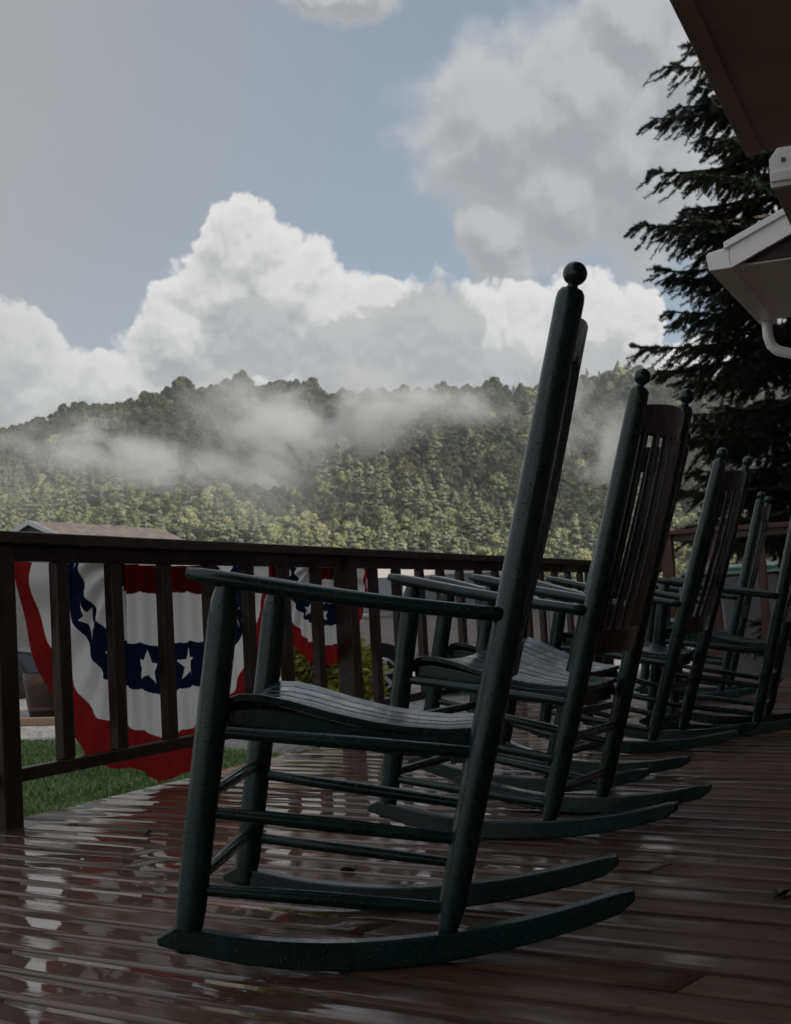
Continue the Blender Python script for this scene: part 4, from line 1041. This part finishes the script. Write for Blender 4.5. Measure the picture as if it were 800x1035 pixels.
# the air itself
mh = bpy.data.materials.new('air'); mh.use_nodes = True; t = mh.node_tree; t.nodes.clear(); nt = NT(t)
out = nt.node('ShaderNodeOutputMaterial'); pv = nt.node('ShaderNodeVolumePrincipled'); nt.l.new(pv.outputs[0], out.inputs['Volume'])
pv.inputs['Density'].default_value = .00012; pv.inputs['Color'].default_value = (.90, .94, 1, 1)
b = MB(); b.box((0, 600, 150), (2600, 2200, 2*(150 - GZ) + 2)); o = b.build('haze', mh); tag(o, kind='stuff')
HAZE = o

# ------------------------------------------------------------------ sky
SUN_AZ, SUN_EL = math.radians(126), math.radians(30)      # clockwise from the view direction (+Y)
w = bpy.data.worlds.new('World'); scene.world = w; w.use_nodes = True; t = w.node_tree; t.nodes.clear(); nt = NT(t)
out = nt.node('ShaderNodeOutputWorld')
sky = nt.node('ShaderNodeTexSky', sky_type='NISHITA'); sky.sun_disc = False; sky.sun_elevation = SUN_EL; sky.sun_rotation = SUN_AZ
sky.air_density = 1.0; sky.dust_density = 2.0; sky.ozone_density = 1.0; sky.altitude = 600
dirv = nt.coord('Generated'); sp = nt.node('ShaderNodeSeparateXYZ'); nt.l.new(dirv, sp.inputs[0])
uu = nt.math('ARCTAN2', sp.outputs[0], sp.outputs[1]); vv = nt.math('ARCSINE', sp.outputs[2])
cmb = nt.node('ShaderNodeCombineXYZ'); nt.put(cmb.inputs[0], uu); nt.put(cmb.inputs[1], vv); P0 = cmb.outputs[0]
def blob_group(name, blobs, wamp, wfreq, puff, pf, wdet=6, wr=.55, famp=0.0):
    g = bpy.data.node_groups.new(name, 'ShaderNodeTree'); g.interface.new_socket('P', in_out='INPUT', socket_type='NodeSocketVector'); g.interface.new_socket('F', in_out='OUTPUT', socket_type='NodeSocketFloat')
    n = NT(g); gi = n.node('NodeGroupInput'); go = n.node('NodeGroupOutput'); p_ = gi.outputs[0]
    nz = n.noise(p_, wfreq, wdet, wr, '2D')
    p2 = n.vmath('ADD', p_, n.vmath('SCALE', n.vmath('SUBTRACT', nz.outputs['Color'], (.5, .5, .5)), sc=wamp))
    acc = None
    for x, y, rx, ry in blobs:
        r = ray(x, y); c_ = (math.atan2(r.x, r.y), math.asin(r.z), 0)
        d_ = n.vmath('MULTIPLY', n.vmath('SUBTRACT', p2, c_), (FPX/rx, FPX/ry, 0))
        f = n.math('SUBTRACT', 1., n.vmath('LENGTH', d_))
        acc = f if acc is None else n.math('SMOOTH_MAX', acc, f, .10)
    p3 = n.vmath('ADD', p_, n.vmath('SCALE', n.vmath('SUBTRACT', nz.outputs['Color'], (.5, .5, .5)), sc=wamp*.55))
    for am, fr in ((puff, pf), (puff*.5, pf*2.3), (puff*.24, pf*5.1)):
        v = n.node('ShaderNodeTexVoronoi', voronoi_dimensions='2D', feature='F1'); n.put(v.inputs['Vector'], p3); v.inputs['Scale'].default_value = fr
        acc = n.math('ADD', acc, n.math('MULTIPLY', n.math('SUBTRACT', .42, v.outputs['Distance']), am))
    if famp: acc = n.math('ADD', acc, n.math('MULTIPLY', n.math('SUBTRACT', n.noise(p_, wfreq*.9, 7, .62, '2D').outputs[0], .5), famp))
    n.l.new(acc, go.inputs[0]); return g
def use(g, p_):
    n = nt.node('ShaderNodeGroup'); n.node_tree = g; nt.l.new(p_, n.inputs[0]); return n.outputs[0]
cum = [(245, 262, 52, 62), (222, 300, 60, 62), (290, 300, 66, 62), (185, 345, 62, 50), (330, 335, 80, 72), (385, 345, 62, 66), (385, 305, 34, 30), (130, 395, 80, 38), (12, 352, 60, 56), (-40, 350, 60, 60), (30, 400, 70, 60),
       (430, 345, 60, 66), (490, 345, 60, 66), (540, 345, 56, 60), (590, 335, 60, 66), (640, 350, 44, 60), (700, 390, 60, 50), (250, 390, 80, 50), (340, 400, 80, 60)]
bank = [(440, 338, 54, 62), (350, 365, 62, 46), (505, 385, 44, 34), (258, 345, 40, 40), (600, 380, 50, 34)]
soft = [(500, 130, 105, 92), (590, 110, 110, 110), (560, 200, 90, 80), (500, 245, 50, 62), (650, 150, 90, 130), (640, 20, 70, 70), (365, -8, 66, 30), (330, -14, 40, 24), (690, 60, 60, 110), (780, 200, 90, 160)]
gA = blob_group('cumulus', cum, .040, 24, .32, 24, famp=.22); gC = blob_group('grey_bank', bank, .040, 24, .34, 26, famp=.10)
gB = blob_group('soft_cloud', soft, .060, 14, .26, 15, 7, .6, famp=.42)
Lc = Vector((.25, .97, 0)).normalized()
def shifted(d): return nt.vmath('ADD', P0, (Lc.x*d, Lc.y*d, 0))
FA = use(gA, P0); FA2 = use(gA, shifted(.0065)); FA3 = use(gA, shifted(.030)); FB = use(gB, P0); FB2 = use(gB, shifted(.016))
FC = use(gC, P0); FC2 = use(gC, shifted(.0065))
aA = nt.mrange(FA, -.02, .12); aB = nt.mrange(FB, -.12, .30); aC = nt.math('MULTIPLY', nt.mrange(FC, .0, .16), .90)
fineA = nt.mrange(nt.math('SUBTRACT', FA, FA2), -.16, .20); bodyA = nt.mrange(nt.math('SUBTRACT', FA, FA3), -.30, .55)
litA = nt.math('ADD', nt.math('MULTIPLY', fineA, .40), nt.math('MULTIPLY', bodyA, .45))
litA = nt.math('ADD', litA, nt.math('MULTIPLY', nt.mrange(FA, .50, .03), .30), clamp=True)
litB = nt.math('ADD', nt.math('MULTIPLY', nt.mrange(nt.math('SUBTRACT', FB, FB2), -.22, .26), .75), nt.math('MULTIPLY', nt.mrange(FB, .6, .05), .3), clamp=True)
litC = nt.mrange(nt.math('SUBTRACT', FC, FC2), -.16, .22)
colA = nt.mix(litA, (.360, .373, .385), (.76, .755, .745))
colA = nt.mix(aC, colA, nt.mix(litC, (.365, .380, .392), (.47, .478, .484)))
colB = nt.mix(litB, (.335, .350, .366), (.56, .563, .562))
# broken cloud over the unseen dome, brightened to fill the porch, and a thin veil towards the upper left
gen = nt.noise(dirv, 2.1, 7, .6); aG = nt.mrange(gen.outputs[0], .36, .58)
away = nt.math('MAXIMUM', nt.mrange(nt.math('ABSOLUTE', uu), .36, .55), nt.mrange(vv, .50, .70))
aG = nt.math('MULTIPLY', aG, away)
r_ = ray(-60, 60); vl = nt.vmath('LENGTH', nt.vmath('SUBTRACT', P0, (math.atan2(r_.x, r_.y), math.asin(r_.z), 0)))
veil = nt.math('MULTIPLY', nt.mrange(vl, .40, .02), .85)
low = nt.mrange(vv, .20, .02, 0, .75)
bgS = nt.node('ShaderNodeBackground'); nt.l.new(sky.outputs[0], bgS.inputs[0]); bgS.inputs[1].default_value = .115
def bgc(col):
    n = nt.node('ShaderNodeBackground'); nt.put(n.inputs[0], col); n.inputs[1].default_value = 1.0; return n.outputs[0]
def mixs(f, a, b_):
    n = nt.node('ShaderNodeMixShader'); nt.put(n.inputs[0], f); nt.l.new(a, n.inputs[1]); nt.l.new(b_, n.inputs[2]); return n.outputs[0]
sh = bgS.outputs[0]
sh = mixs(.56, sh, bgc((.33, .375, .425, 1)))
sh = mixs(nt.math('MAXIMUM', veil, low), sh, bgc((.350, .352, .360, 1)))
sh = mixs(aG, sh, bgc((.70, .71, .73, 1)))
sh = mixs(nt.math('MULTIPLY', aB, .90), sh, bgc(colB)); sh = mixs(aA, sh, bgc(colA))
sh = mixs(nt.math('MULTIPLY', nt.mrange(uu, -.13, -.32), .45), sh, bgc((.395, .40, .41, 1)))
nt.l.new(sh, out.inputs[0])
w.cycles.sampling_method = 'MANUAL'; w.cycles.sample_map_resolution = 512

sd = bpy.data.lights.new('sun', 'SUN'); sd.energy = 5.0; sd.angle = math.radians(.6); sd.color = (1, .95, .87)
so = bpy.data.objects.new('sun', sd); COL.objects.link(so)
sdir = Vector((math.sin(SUN_AZ)*math.cos(SUN_EL), math.cos(SUN_AZ)*math.cos(SUN_EL), math.sin(SUN_EL)))
so.rotation_euler = (-sdir).to_track_quat('-Z', 'Y').to_euler(); so.location = (20, -20, 30)

# ------------------------------------------------------------------ render settings
vs_ = scene.view_settings; vs_.view_transform = 'Standard'; vs_.look = 'None'; vs_.exposure = 0.0; vs_.gamma = 1.0; vs_.use_curve_mapping = False
cy = scene.cycles; cy.use_denoising = True; cy.max_bounces = 7; cy.diffuse_bounces = 3; cy.glossy_bounces = 3; cy.transmission_bounces = 3; cy.volume_bounces = 1; cy.transparent_max_bounces = 8
cy.caustics_reflective = False; cy.caustics_refractive = False; cy.sample_clamp_indirect = 6
cy.use_adaptive_sampling = True; cy.adaptive_threshold = .015
